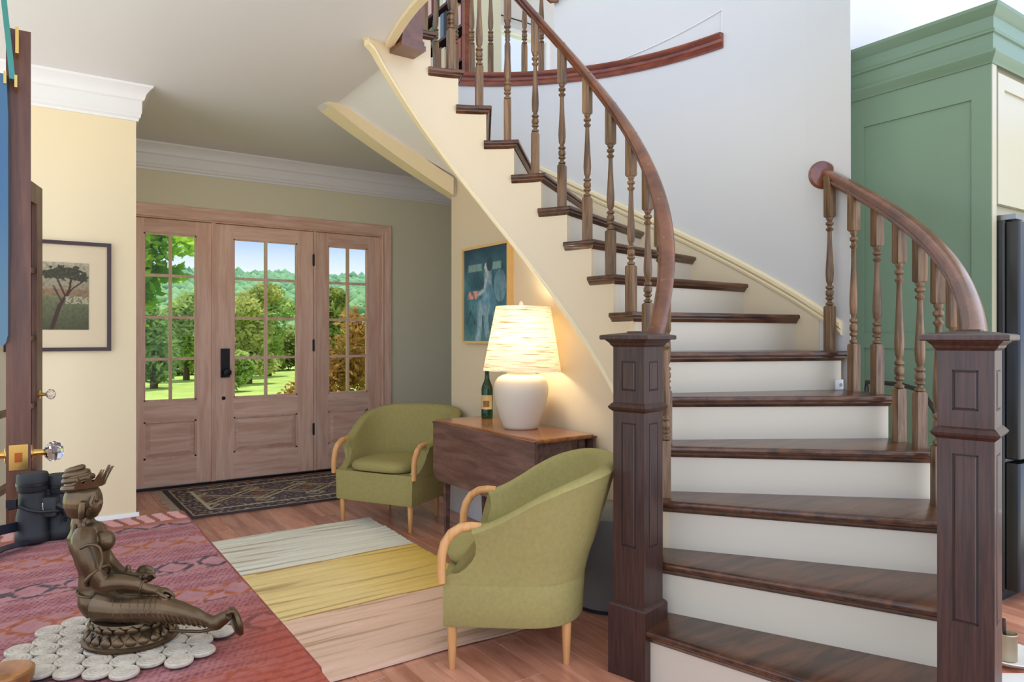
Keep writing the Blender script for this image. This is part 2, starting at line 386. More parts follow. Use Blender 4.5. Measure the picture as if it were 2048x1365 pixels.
# ------------------------------------------------------------------ entry door unit
d1 = thing('door_1', 'fir wood entry door between two sidelights with divided glass panes', None); d1['kind'] = 'structure'
def leaf(parent, x0, x1, gx0, gx1, z0=.02, z1=2.215, gz0=.72, gz1=2.10, pz0=.245, pz1=.555, th=.045, yb=DOORY+.03):
    y0, y1 = yb, yb+th
    s = MB().box(x0, gx0, y0, y1, z0, z1).box(gx1, x1, y0, y1, z0, z1); s.build('stile', FIR, parent, smooth=0)
    r = MB().box(gx0, gx1, y0, y1, gz1, z1).box(gx0, gx1, y0, y1, pz1, gz0).box(gx0, gx1, y0, y1, z0, pz0); r.build('rail', FIRH, parent, smooth=0)
    # raised panel
    p = MB(); ins = (0, .012, .05, .062); dep = (.022, .022, .004, .004)
    p.loft([[(gx0+i, y0+d, pz0+i), (gx1-i, y0+d, pz0+i), (gx1-i, y0+d, pz1-i), (gx0+i, y0+d, pz1-i)] for i, d in zip(ins, dep)], cap=True)
    p.build('panel', FIRH, parent, smooth=0)
    mp = MB(); t = .014
    for a, b, c, d in ((gx0, gx1, pz1-t, pz1), (gx0, gx1, pz0, pz0+t), (gx0, gx0+t, pz0, pz1), (gx1-t, gx1, pz0, pz1)): mp.box(a, b, y0+.006, y0+.02, c, d)
    mp.build('panel_moulding', FIR, parent, smooth=0)
    # muntins and panes
    mu = MB(); cx = (gx0+gx1)/2; mw = .011; b = .012
    mu.box(cx-mw, cx+mw, y0+.004, y1-.004, gz0, gz1)
    for k in range(1, 4):
        zz = gz0+(gz1-gz0)*k/4; mu.box(gx0, gx1, y0+.006, y1-.006, zz-mw, zz+mw)
    for a, bb_, c, d in ((gx0, gx1, gz1-b, gz1), (gx0, gx1, gz0, gz0+b), (gx0, gx0+b, gz0, gz1), (gx1-b, gx1, gz0, gz1)): mu.box(a, bb_, y0+.008, y1-.008, c, d)
    mu.build('muntin', FIR, parent, smooth=0)
    for i in range(2):
        for k in range(4):
            xa = gx0+b if i == 0 else cx+mw; xb = cx-mw if i == 0 else gx1-b
            za = gz0+(gz1-gz0)*k/4+mw; zb = gz0+(gz1-gz0)*(k+1)/4-mw
            bx('pane', GLASS, parent, xa, xb, y0+.02, y0+.025, za, zb, smooth=0)
sl = sub('sidelight', d1, (0, 0, 0)); leaf(sl, .625, 1.268, .755, 1.152)
dr = sub('door_leaf', d1, (0, 0, 0)); leaf(dr, 1.303, 2.149, 1.45, 2.003, z0=.012)
sr = sub('sidelight', d1, (0, 0, 0)); leaf(sr, 2.172, 2.80, 2.2916, 2.6827)
m = MB(); m.box(.56, .625, DOORY-.0, DOORY+.12, 0, 2.26).box(1.268, 1.300, DOORY+.015, DOORY+.12, 0, 2.22).box(2.152, 2.172, DOORY+.015, DOORY+.12, 0, 2.22).box(2.80, 2.85, DOORY-.0, DOORY+.12, 0, 2.26).box(.56, 2.85, DOORY, DOORY+.12, 2.22, 2.26)
m.build('jamb', FIR, d1, smooth=0)
m = MB()
CS = [(0, 0), (.018, 0), (.022, .012), (.016, .03), (.02, .05), (.026, .075), (.028, .095), (.02, .102), (0, .102)]
m.loft([[(2.808+b, DOORY-a, 0) for a, b in CS], [(2.808+b, DOORY-a, 2.23+b) for a, b in CS]])
m.build('casing', FIR, d1, smooth=0); m = MB()
m.loft([[(.55, DOORY-a, 2.23+b) for a, b in CS], [(2.808+b, DOORY-a, 2.23+b) for a, b in CS]])
m.build('casing', FIRH, d1, smooth=0)
bx('threshold', BLACKM, d1, .56, 2.85, DOORY-.005, DOORY+.12, 0, .02, smooth=0)
h0 = at_y(450, 727, DOORY+.03)
lp = MB(); lp.box(h0.x-.036, h0.x+.036, DOORY+.012, DOORY+.03, .90, 1.148); lk = lp.build('lock_plate', BLACKM, d1, smooth=0)
MB().lathe([(0, 0), (.012, 0), (.012, .03), (.03, .04), (.036, .055), (.030, .068), (0, .072)], M=Matrix.Translation((h0.x+.004, DOORY+.012, .945)) @ Matrix.Rotation(pi/2, 4, 'X')).build('knob', BLACKM, lk)
MB().lathe([(0, 0), (.016, 0), (.016, .006), (0, .008)], M=Matrix.Translation((h0.x-.012, DOORY+.03, .722)) @ Matrix.Rotation(pi/2, 4, 'X')).build('lock_cylinder', BLACKM, d1)
for zz in (1.956, 1.17, .40):
    MB().box(2.142, 2.156, DOORY+.012, DOORY+.03, zz-.05, zz+.05).lathe([(.008, -.055), (.008, .055)], 2.15, DOORY+.016, zz, 8).build('hinge', BLACKM, d1, smooth=0)

# ================================================================== STAIRCASE
st = thing('staircase', 'curved staircase with dark treads, white risers and turned oak balusters', 'staircase')
RI = .782; ROo = 1.90; OFF = .065
def lp_(s, a, o): return (SCX+s*cos(a)+o*sin(a), SCY+s*sin(a)-o*cos(a))
def tread(n):
    a, b = ang(n), ang(n+1); ro = ROo if n <= 6 else WR-.002
    wall = n > 6; T = n*RISE; L = []
    def layer(ins, z):
        ri_, o_ = RI+ins, OFF-ins; ro_ = ro if wall else ro-ins
        back = .02
        pts = [lp_(ri_, a, o_), lp_(ro_, a, o_)]
        for k in range(1, 5): t = k/5; c = a+(b-a)*t; pts.append(pol(ro_, c-o_*(1-t)/ro_*0))
        pts += [lp_(ro_, b, back), lp_(ri_, b, back)]
        for k in range(1, 5): t = k/5; c = b+(a-b)*t; pts.append(pol(ri_, c))
        return [(x, y, z) for x, y in pts]
    m = MB()
    for ins, dz in ((.010, 0), (.004, -.0015), (.0, -.007), (0, -.018), (.004, -.024), (.010, -.027)): L.append(layer(ins, T+dz))
    m.loft(L); tr = m.build('tread', TREAD, st, smooth=40)
    m = MB(); m.loft([layer(i, T+d) for i, d in ((.012, -.026), (.013, -.033), (.019, -.038), (.024, -.047), (.027, -.049))])
    m.build('cove', TREAD, tr, smooth=40)
    return tr
for n in range(1, 16): tread(n)
for n in range(1, 17):
    a = ang(n); ro = ROo-.03 if n <= 6 else WR
    if n <= 0: continue
    q = [lp_(RI+.03, a, .034), lp_(ro, a, .034), lp_(ro, a, .014), lp_(RI+.03, a, .014)]
    MB().prism(q, (n-1)*RISE+(.0 if n > 1 else 0), n*RISE-.026).build('riser', RISER, st, smooth=0)
# landing nosing
a = ang(16); q = [lp_(RI, a, OFF), lp_(WR, a, OFF), lp_(WR, a, -.04), lp_(RI, a, -.04)]
MB().prism(q, UPZ-.027, UPZ).build('landing_nosing', TREAD, st, smooth=0)
# inner stringer (stepped top, helical bottom)
m = MB(); SB = .56; sh = .034/.81
for n in range(1, 17):
    a0 = ang(n)-sh; a1 = (ang(n+1)-sh) if n < 16 else ang(17)
    T = n*RISE-.026 if n < 16 else UPZ-.0
    if n == 16: a1 = radians(95)
    Ls = []
    for k in range(6):
        a = a0+(a1-a0)*k/5; zb = max(0, pitch(a)-SB)
        Ls.append([pol(.806, a, zb), pol(.84, a, zb), pol(.84, a, T), pol(.806, a, T)])
    m.loft(Ls)
m.loft([[pol(.806, a, min(CEILZ, pitch(a)-SB)), pol(.84, a, min(CEILZ, pitch(a)-SB)), pol(.84, a, CEILZ+.01), pol(.806, a, CEILZ+.01)] for a in [radians(95+11*k/8) for k in range(9)]])
m.build('inner_stringer', CREAM, st, smooth=30)
m = MB(); L = []
for i in range(60):
    a = radians(-46+(105+46)*i/59); z = min(CEILZ-.03, max(0.005, pitch(a)-SB)); L.append([pol(.806-p, a, z+q) for p, q in ((-.03, -.006), (.012, -.006), (.016, .004), (.010, .016), (.006, .03), (0, .034), (-.03, .034))])
m.loft(L); m.build('stringer_bead', CREAMY, st, smooth=30)
m = MB()
for n in range(1, 7):
    a0 = ang(n)-.034/1.87; a1 = ang(n+1)-.034/1.87
    m.loft([[pol(1.84, a, 0), pol(1.872, a, 0), pol(1.872, a, n*RISE-.026), pol(1.84, a, n*RISE-.026)] for a in [a0+(a1-a0)*k/4 for k in range(5)]])
m.build('outer_stringer', CREAM, st, smooth=30)
# balusters
BS = .021
def baluster_mesh(Lh, name='baluster'):
    m = MB(); b0 = .235; t0 = Lh-.17; D = t0-b0
    c = .006
    def sq(w, z): return [(w, w, z), (-w, w, z), (-w, -w, z), (w, -w, z)]
    m.loft([sq(BS, -.01), sq(BS, b0-.008), sq(BS-c, b0)]); m.loft([sq(BS-c, t0), sq(BS, t0+.008), sq(BS, Lh+.05)])
    pr = [(0, .012), (.010, .0195), (.028, .0205), (.040, .011), (.060, .0105), (.075, .0195), (.090, .0205), (.103, .0125), (.115, .0185), (.135, .0205), (.165, .0195), (.183, .0125), (.197, .0205), (.214, .0205), (.232, .0105), (.252, .0125), (.27, .0175), (.36, .0205), (.44, .0192), (.55, .016), (.7, .0125), (.84, .0105), (.857, .017), (.872, .0198), (.888, .011), (.905, .0108), (.924, .0198), (.944, .0198), (.96, .0105), (.98, .0165), (1.0, .017)]
    m.lathe([(r, b0+D*t) for t, r in pr], seg=12)
    return m
def put_baluster(r, a, z0, z1, parent=st):
    o = baluster_mesh(z1-z0).build('baluster', OAK, parent, smooth=38); x, y = pol(r, a); o.location = (x, y, z0); o.rotation_euler = (0, 0, a+.15); return o
KR = .84
for n in range(2, 16):
    a = ang(n)+radians(.4); put_baluster(.822, a, n*RISE, pitch(a)+KR)
for n in range(2, 7):
    for d in (1.2, 6.8):
        if n == 6 and d > 2: continue
        a = ang(n)+radians(d); put_baluster(1.862, a, n*RISE, pitch(a)+KR)
# handrails
HP = [(-.016, -.002), (.016, -.002), (.02, .008), (.028, .012), (.03, .022), (.026, .028), (.033, .04), (.034, .052), (.026, .066), (.012, .073), (-.012, .073), (-.026, .066), (-.034, .052), (-.033, .04), (-.026, .028), (-.03, .022), (-.028, .012), (-.02, .008)]
def handrail(r, a0, a1, N=60, dr=0):
    P = []; S = []
    for i in range(N+1):
        a = a0+(a1-a0)*i/N; rr = r+dr*(max(0, i/N-.75)/.25)**2; P.append(pol(rr, a, pitch(a)+KR)); S.append((cos(a), sin(a), 0))
    return MB().sweep(P, HP, S)
handrail(.822, radians(-73), radians(101), 80).build('handrail', RAIL, st, smooth=40)
handrail(1.862, radians(-73), radians(-17.6), 40, .02).build('handrail', RAIL, st, smooth=40)
ra = radians(-17.3); rc = Vector(pol(1.862, ra, pitch(ra)+KR+.035))
Mr = Matrix.Translation(rc) @ Matrix.Rotation(ra+pi/2-.25, 4, 'Z') @ Matrix.Rotation(pi/2, 4, 'Y')
MB().lathe([(0, -.012), (.066, -.012), (.074, -.004), (.074, .006), (.066, .012), (0, .012)], M=Mr, seg=28).build('rosette', RAIL, st, smooth=40)
# newel posts
def newel(r, a, rz):
    e = sub('newel_post', st, pol(r, a, 0), rz)
    w = .066; wb = .0795
    def sq(w, z): return [(w, w, z), (-w, w, z), (-w, -w, z), (w, -w, z)]
    m = MB()
    m.loft([sq(wb, 0), sq(wb, .255), sq(wb-.004, .262), sq(w+.001, .27)]); m.loft([sq(w, .26), sq(w, 1.22)])
    m.build('shaft', NEWEL, e, smooth=0)
    c = MB(); c.loft([sq(w, 1.212), sq(w+.008, 1.22), sq(w+.010, 1.226), sq(w+.020, 1.236), sq(w+.022, 1.239)]); c.loft([sq(w+.034, 1.239), sq(w+.037, 1.242), sq(w+.037, 1.254), sq(w+.03, 1.257), sq(.03, 1.266), sq(.028, 1.270), sq(0.001, 1.271)])
    c.build('cap', NEWEL, e, smooth=0)
    b = MB(); b.loft([sq(w, .972), sq(w+.011, .982), sq(w+.015, .99), sq(w+.006, 1.001), sq(w, 1.006)]); b.build('band', NEWEL, e, smooth=0)
    for k in range(4):
        M = Matrix.Rotation(k*pi/2, 4, 'Z')
        for z0, z1 in ((1.051, 1.160), (.478, .933)):
            p = MB(); hw = .03
            ins = (0, .003, .006, .007); dep = (.0005, -.005, -.005, .0)
            # dark surface strips painted as groove shade around a flat field
            f = MB(); g = .0045
            for xa, xb, za, zb in ((-hw, -hw+g, z0, z1), (hw-g, hw, z0, z1), (-hw, hw, z0, z0+g), (-hw, hw, z1-g, z1)):
                f.box(xa, xb, -w-.0006, -w+.002, za, zb, M)
            f.build('groove_shade_strip', paint('groove_shade', (24, 12, 10), .6), e, smooth=0)
            p.loft([[M @ Vector((s1*(hw-g-i), -w-.0002-dd, zz)) for s1, zz in ((-1, z0+g+i), (1, z0+g+i), (1, z1-g-i), (-1, z1-g-i))] for i, dd in ((0, 0), (.003, .0018), (.0031, .0018))])
            p.build('panel', NEWEL, e, smooth=0)
    return e
na = radians(-75.3); nr = ang(1)+pi/2
newel(.816, na, nr); newel(1.866, na, nr)
# upper landing newel (hangs below the landing edge)
un = sub('newel_post', st, (1.668, 3.44, 0), radians(2))
MB().box(-.06, .06, -.06, .06, 2.80, 4.30).build('shaft', RAIL, un, smooth=0)
MB().box(-.072, .072, -.072, .072, 2.775, 2.80).box(-.066, .066, -.066, .066, 2.80, 2.825).build('drop_cap', RAIL, un, smooth=0)

# balcony railing of the upper hall
br = thing('balcony_railing', 'upper hall railing of thin oak balusters above the mahogany band', 'railing')
for px in (871, 911, 944.5, 981, 1015, 1049, 1082):
    t = (px-1024)/F; best = min((radians(q*.2) for q in range(150, 560)), key=lambda a: abs(((pol(1.965, a)[0]*CT-pol(1.965, a)[1]*ST)/(pol(1.965, a)[0]*ST+pol(1.965, a)[1]*CT))-t))
    o = baluster_mesh(.86).build('baluster', OAK, br, smooth=38); x, y = pol(1.965, best); o.location = (x, y, UPZ); o.rotation_euler = (0, 0, best)
L = []; 
m = MB(); aa = [radians(46+(98-46)*i/30) for i in range(31)]
m.sweep([pol(1.965, a, UPZ+.86) for a in aa], HP, [(cos(a), sin(a), 0) for a in aa]); m.build('handrail', RAIL, br, smooth=40)
q = at_Z(1102, -14, 5.0); m = MB(); m.tube([q+Vector((0, 0, .05)), q+Vector((.03, -.02, .02)), q+Vector((.05, -.035, -.02)), q+Vector((.035, -.025, -.05)), q+Vector((0, 0, -.055)), q+Vector((-.02, .014, -.03))], .02, 8)
m.build('scroll', RAIL, br)

# ================================================================== FURNITURE
# ---- tub armchairs
def armchair(loc, rz, label):
    t = thing('tub_armchair', label, 'armchair', loc, rz, 'olive tub armchairs')
    # plan path: front-left (-x) round the back to front-right;  local +y = back
    def path(n=44, y_front=-.245):
        P = []
        hw = .305; yb = .02; dep = .275
        for i in range(9): P.append((-hw-.004*i/8, y_front+(yb-y_front)*i/8))
        for i in range(1, n-17):
            a = pi-pi*i/(n-17); ca_ = cos(a); P.append(((hw+.004)*abs(ca_)**.72*(1 if ca_ > 0 else -1), yb+dep*sin(a)**.72))
        for i in range(9): P.append((hw+.004-.004*i/8, yb+(y_front-yb)*i/8))
        return P
    P = path(); n = len(P)
    # seat base: solid lower tub z .17-.36
    m = MB(); Lr = []
    ring0 = [(x*.93, y*.90 if y > 0 else y) for x, y in P]
    for z, s, k in ((.168, .985, 0), (.175, 1.0, 0), (.25, 1.0, .3), (.352, 1.0, 1), (.362, .99, 1)):
        Lr.append([((x*(.98+.02*k))*s, ((y*(.97+.03*k)) if y > 0 else y)*s, z) for x, y in P])
    m.loft(Lr); m.build('seat_base', OLIVE, t, smooth=40)
    # shell
    def q_y(p, nrm, o): return p.y+nrm.y*o
    PS = path(y_front=-.135); n = len(PS); Ls = []
    for i, (x, y) in enumerate(PS):
        p = Vector((x, y)); a = Vector(PS[max(0, i-1)]); b = Vector(PS[min(n-1, i+1)]); tg = (b-a).normalized(); nrm = Vector((-tg.y, tg.x))  # outward for clockwise path
        if nrm.dot(p-Vector((0, .02))) < 0: nrm = -nrm
        s = max(0, min(1, (y+.135)/.43)); s2 = s*s*(3-2*s)
        ht = .545+.215*(.35*s+.65*s2)
        endw = max(0, 1-abs(min(i, n-1-i))/7)
        sec = []
        lean = .035+.055*s2
        for off, z in ((.0, .33), (.0, .36), (.001, .375), (.002, .395), (.004, .42), (.008, .445), (.012, .48), (.03, ht-.03), (.036, ht-.012), (.028, ht-.002), (.0, ht+.003), (-.022, ht-.003), (-.03, ht-.016), (-.03, ht-.04), (-.045, .48), (-.05, .42), (-.05, .38), (-.05, .33)):
            zz = min(z, ht+.003); k = (zz-.33)/.4
            o2 = off+lean*max(0, k)
            kk = max(0, min(1, (.445-zz)/.085)); kk = 1+.71*(1-sqrt(max(0, 1-kk*kk)))
            if y < .02: yy = .02-(.02-q_y(p, nrm, o2))*kk if True else 0
            else: yy = q_y(p, nrm, o2)
            sec.append((p.x+nrm.x*o2, yy+.018*endw*max(0, 1-((zz-.48)/.07)**2), zz))
        Ls.append(sec)
    m = MB(); m.loft(Ls); m.build('shell', OLIVE, t, smooth=50)
    # cushion
    m = MB(); Lr = []
    base = [(.232*(abs(cos(a))**.55)*(1 if cos(a) > 0 else -1), -.015+.235*(abs(sin(a))**.6)*(1 if sin(a) > 0 else -1)) for a in [2*pi*k/36 for k in range(36)]]
    for z, s in ((.362, .90), (.368, .97), (.385, 1.0), (.402, .99), (.417, .95), (.428, .86), (.434, .7), (.437, .45), (.438, .15)):
        Lr.append([(x*s, y*s-(.012 if y < 0 else 0), z+.008*(1-(x/.23)**2)*s) for x, y in base])
    m.loft(Lr); m.build('seat_cushion', OLIVE, t, smooth=60)
    for s in (-1, 1):
        x = s*.318; m = MB()
        pts = [(x, -.10, .548), (x, -.135, .55), (x, -.175, .545), (x, -.212, .522), (x, -.236, .485), (x, -.247, .44), (x, -.249, .39), (x, -.248, .34)]
        m.tube(pts, [.016, .0175, .018, .018, .018, .0175, .017, .016], 12, up=(1, 0, 0)); m.build('arm', BEECH, t, smooth=60)
        for fy, ww in ((-.215, .27), (.215, .20)):
            lw = Vector(loc)+Matrix.Rotation(rz, 3, 'Z') @ Vector((s*ww, fy, 0)); lz = .018 if (.5 < lw.x < 1.9 and 2.44 < lw.y < 4.55) else 0
            m = MB(); m.lathe([(.011, lz), (.013, lz+.003), (.019, .15), (.019, .175)], s*ww, fy, 0, 14); m.build('leg', BEECH, t, smooth=40)
    return t
def chair_at(A, B, rz): pass
FLp = at_z(690, 1043); FRp = at_z(846, 1065)
mid = (FLp+FRp)/2; dv = (FRp-FLp).normalized(); rz1 = atan2(dv.y, dv.x)
back = Vector((-dv.y, dv.x, 0))
armchair((mid+back*.215+Vector((-.05, 0, 0))).to_tuple()[:2]+(0,), rz1, 'olive tub armchair beside the entry doors and drop-leaf table')
A_ = at_z(902, 1343); B_ = at_z(1149, 1350); d2 = (A_-B_).normalized()   # back -> front
rz2 = atan2(d2.y, d2.x)+pi/2
ctr = (A_+B_)/2; lft = Vector((-d2.y, d2.x, 0))
armchair((ctr-lft*.235+Vector((.022, .05, 0))).to_tuple()[:2]+(0,), rz2, 'olive tub armchair beside the dark newel post and striped rug')

# ---- drop-leaf table
tb = thing('drop_leaf_table', 'dark walnut drop-leaf table with its leaves folded down', 'table', (2.29, 3.398, 0))
TX, TY, TZ = .185, .5425, .73
m = MB(); m.loft([[(sx*(TX-i), sy*(TY-i), TZ+z) for sx, sy in ((-1, -1), (1, -1), (1, 1), (-1, 1))] for i, z in ((.012, -.024), (.004, -.02), (0, -.012), (0, -.004), (.003, 0))])
m.build('table_top', TABLETOP, tb, smooth=0)
for s in (-1, 1):
    pts = []
    yb, zt, zb, rr = TY-.002, TZ-.018, .36, .075
    out = [(-yb, zt), (yb, zt)]
    for k in range(7): a = radians(0-90*k/6); out.append((yb-rr+rr*cos(a), zb+rr+rr*sin(a)))
    for k in range(7): a = radians(270-90*k/6); out.append((-yb+rr+rr*cos(a), zb+rr+rr*sin(a)))
    x0 = s*(TX-.002); x1 = s*(TX+.018)
    m = MB(); m.loft([[(x0, y, z) for y, z in out], [(x1, y, z) for y, z in out]]); lf = m.build('leaf', TABLEW, tb, smooth=30)
    m = MB(); m.box(min(s*(TX-.01), s*(TX+.022)), max(s*(TX-.01), s*(TX+.022)), -TY, TY, TZ-.022, TZ-.010); m.build('hinge_rule', TABLEW, tb, smooth=0)
m = MB(); m.box(-TX+.03, TX-.03, -TY+.05, -TY+.075, .60, TZ-.02).box(-TX+.03, TX-.03, TY-.075, TY-.05, .60, TZ-.02).box(-TX+.03, -TX+.05, -TY+.05, TY-.05, .60, TZ-.02).box(TX-.05, TX-.03, -TY+.05, TY-.05, .60, TZ-.02)
m.build('apron', TABLEW, tb, smooth=0)
for sx in (-1, 1):
    for sy in (-1, 1):
        cx, cy = sx*(TX-.045), sy*(TY-.065); m = MB()
        m.loft([[(cx+a*w, cy+b*w, z) for a, b in ((-1, -1), (1, -1), (1, 1), (-1, 1))] for w, z in ((.012, 0), (.02, .5), (.022, TZ-.02))]); m.build('leg', TABLEW, tb, smooth=0)

# ---- lamp
LPX, LPY = 2.30, 3.28
lm = thing('table_lamp', 'cream ceramic table lamp with a woven tapered shade, lit', 'lamp', (LPX, LPY, TZ))
MB().lathe([(0, 0), (.09, 0), (.098, .006), (.104, .02), (.125, .08), (.143, .14), (.153, .19), (.156, .225), (.15, .262), (.132, .288), (.105, .303), (.082, .309), (.078, .314), (.083, .322), (.084, .335), (.078, .343), (.03, .345), (0, .345)], seg=40).build('body', CERAMIC, lm, smooth=50)
m_, nt, bs = new_mat('woven_shade'); N = nt.nodes; Lk = nt.links
tc = N.new('ShaderNodeTexCoord'); mp = N.new('ShaderNodeMapping'); mp.inputs['Scale'].default_value = (7, 7, 260); Lk.new(tc.outputs['Object'], mp.inputs[0])
n1 = N.new('ShaderNodeTexNoise'); n1.inputs['Scale'].default_value = 1; n1.inputs['Detail'].default_value = 4; Lk.new(mp.outputs[0], n1.inputs['Vector'])
rp = N.new('ShaderNodeValToRGB'); rp.color_ramp.elements[0].position = .30; rp.color_ramp.elements[1].position = .47
rp.color_ramp.elements[0].color = lin((178, 150, 104)); rp.color_ramp.elements[1].color = lin((248, 240, 222)); Lk.new(n1.outputs['Fac'], rp.inputs[0])
df = N.new('ShaderNodeBsdfDiffuse'); tl = N.new('ShaderNodeBsdfTranslucent'); mx = N.new('ShaderNodeMixShader'); mx.inputs[0].default_value = .5
Lk.new(rp.outputs[0], df.inputs[0]); Lk.new(rp.outputs[0], tl.inputs[0]); Lk.new(df.outputs[0], mx.inputs[1]); Lk.new(tl.outputs[0], mx.inputs[2])
bp = N.new('ShaderNodeBump'); bp.inputs['Strength'].default_value = .4; bp.inputs['Distance'].default_value = .003; Lk.new(n1.outputs['Fac'], bp.inputs['Height']); Lk.new(bp.outputs[0], df.inputs['Normal'])
Lk.new(mx.outputs[0], N['Material Output'].inputs[0]); SHADE = m_
m = MB(); seg = 48
Ls = [[(r*cos(2*pi*k/seg), r*sin(2*pi*k/seg), z) for k in range(seg)] for r, z in ((.222, .325), (.156, .69), (.1545, .69), (.2205, .325))]
m.loft(Ls, cap=False, ring=True)
shd = m.build('shade', SHADE, lm, smooth=40); shd.rotation_euler = (0, radians(1.2), 0)
MB().lathe([(0, .345), (.012, .345), (.012, .40), (.02, .41), (.02, .46), (0, .46)], seg=14).build('socket', BRASS, lm)
MB().tube([(.0, 0, .69), (0, 0, .70)], .004, 8).lathe([(0, .695), (.012, .697), (.013, .71), (.006, .722), (0, .724)], seg=12).build('finial', CERAMIC, lm)
MB().lathe([(0, .455), (.014, .46), (.03, .50), (.033, .53), (.022, .555), (0, .562)], seg=16).build('bulb', emit('bulb_glow', (255, 228, 184), 14), lm)
bl = bpy.data.lights.new('bulb_light', 'POINT'); bl.energy = 6; bl.color = (1, .90, .74); bl.shadow_soft_size = .05
blo = bpy.data.objects.new('bulb_light', bl); COL.objects.link(blo); blo.location = (0, 0, .50); blo.parent = lm

# ---- wine bottle
wb = thing('wine_bottle', 'green glass wine bottle with a cream label on the drop-leaf table', 'bottle', (2.40, 3.80, TZ))
BG = glass_mat('bottle_green', (26, 92, 52), 0, False)
MB().lathe([(0, .0), (.033, 0), (.036, .004), (.037, .02), (.037, .185), (.034, .205), (.022, .232), (.0155, .25), (.0135, .30), (.016, .303), (.016, .315), (.0125, .317), (.0, .317)], seg=28).build('glass_body', BG, wb, smooth=50)
lb = MB(); lb.loft([[( .0376*cos(a), .0376*sin(a), z) for a in [radians(165+i*10) for i in range(14)]] for z in (.06, .15)], closed=False, cap=False)
LBL = paint('label_paper', (214, 186, 128), .7, var=.25, vscale=60); lbl = lb.build('label', LBL, wb)
pt = MB(); pt.loft([[( .0379*cos(a), .0379*sin(a), z) for a in [radians(196+i*8) for i in range(9)]] for z in (.075, .115)], closed=False, cap=False); pt.build('label_print', paint('label_print', (150, 108, 60), .7, var=.5, vscale=90), lbl)

# ---- paintings
def frame(name, label, M, w, h, fw, fd, fmat, side_out=True):
    t = thing(name, label, 'picture'); t.matrix_world = M
    f = MB()
    for xa, xb, za, zb in ((0, w, h-fw, h), (0, w, 0, fw), (0, fw, fw, h-fw), (w-fw, w, fw, h-fw)): f.box(xa, xb, -fd, 0, za, zb)
    f.build('frame', fmat, t, smooth=0); return t
# painting on the wall under the stair: local x = -world y, normal = -x
Mp = Matrix(((0, 1, 0, WALLX), (-1, 0, 0, 4.26), (0, 0, 1, 1.205), (0, 0, 0, 1)))
PW, PH = .58, .655
pt_ = frame('framed_painting', 'blue-green painting of a seated woman in a thin gold frame', Mp, PW, PH, .016, .042, paint('gold_frame', (222, 184, 118), .4))
def seg_d(px, py, ax, ay, bx_, by):
    vx, vy = bx_-ax, by-ay; t = max(0, min(1, ((px-ax)*vx+(py-ay)*vy)/(vx*vx+vy*vy))); return sqrt((px-ax-t*vx)**2+(py-ay-t*vy)**2)
def woman(u, v):
    X, Y = u, 1-v    # Y down
    b = mixc((34, 66, 74), (64, 104, 108), .5+.9*nz(u*5, v*4, 1)); b = mixc(b, (28, 48, 60), .8*max(0, .35-Y)/.35)
    if Y > .75: b = mixc(b, (96, 132, 120), .5*(Y-.75)/.25+.15*nz(u*9, v*9))
    if .17 < Y < .25 and .1 < X < .85 and not .43 < X < .62: b = mixc(b, (128, 152, 132), .6)
    if ((X-.83)/.13)**2+((Y-.42)/.17)**2 < 1: b = mixc(b, (120, 140, 150), .45+.3*nz(u*14, v*6))
    if .08 < X < .34 and .46 < Y < .54 and (X-.08) > (.54-Y)*.6: b = mixc(b, (208, 122, 104), .85 if nz(u*16, v*16, 3) < .12 else .2)
    for d, wd, c in ((seg_d(X, Y, .06, .80, .16, .68), .018, (40, 70, 76)), (seg_d(X, Y, .26, .80, .16, .68), .014, (40, 70, 76))):
        if d < wd: b = c
    skin = (150, 152, 146); sh = (84, 108, 116)
    # dress / body
    for ax, ay, bx_, by, w, c in ((.56, .30, .57, .50, .085, (104, 122, 126)), (.57, .50, .53, .62, .12, (74, 124, 140)), (.53, .62, .40, .64, .09, (84, 134, 150)), (.38, .63, .36, .95, .055, (118, 140, 142)), (.50, .64, .54, .92, .055, (104, 130, 138)), (.36, .90, .33, .98, .06, (120, 150, 156)), (.62, .45, .74, .80, .06, (60, 100, 116)),
                              (.53, .34, .48, .46, .03, skin), (.48, .46, .33, .50, .028, skin), (.55, .26, .56, .31, .035, skin)):
        d = seg_d(X, Y, ax, ay, bx_, by)
        if d < w: b = mixc(mixc(c, sh, d/w*.8), (190, 200, 196), max(0, .4*nz(u*13, v*9, 7)))
    if ((X-.545)/.06)**2+((Y-.215)/.055)**2 < 1: b = mixc(skin, sh, (X-.5)*5)
    if ((X-.60)/.07)**2+((Y-.185)/.075)**2 < 1: b = (38, 56, 66)
    b = tuple(min(235, q*1.28+6) for q in b)
    return mixc(b, (20, 36, 44), .25*nz(u*30, v*18, 5)+.05)
grid('canvas', 90, 104, lambda u, v: (.016+(PW-.032)*u, -.030, .016+(PH-.032)*v), woman, attr_mat('canvas_print', .6), pt_)
bx('backing', paint('backing_dark', (40, 40, 40), .8), pt_, .01, PW-.01, -.024, -.002, .01, PH-.01, smooth=0)
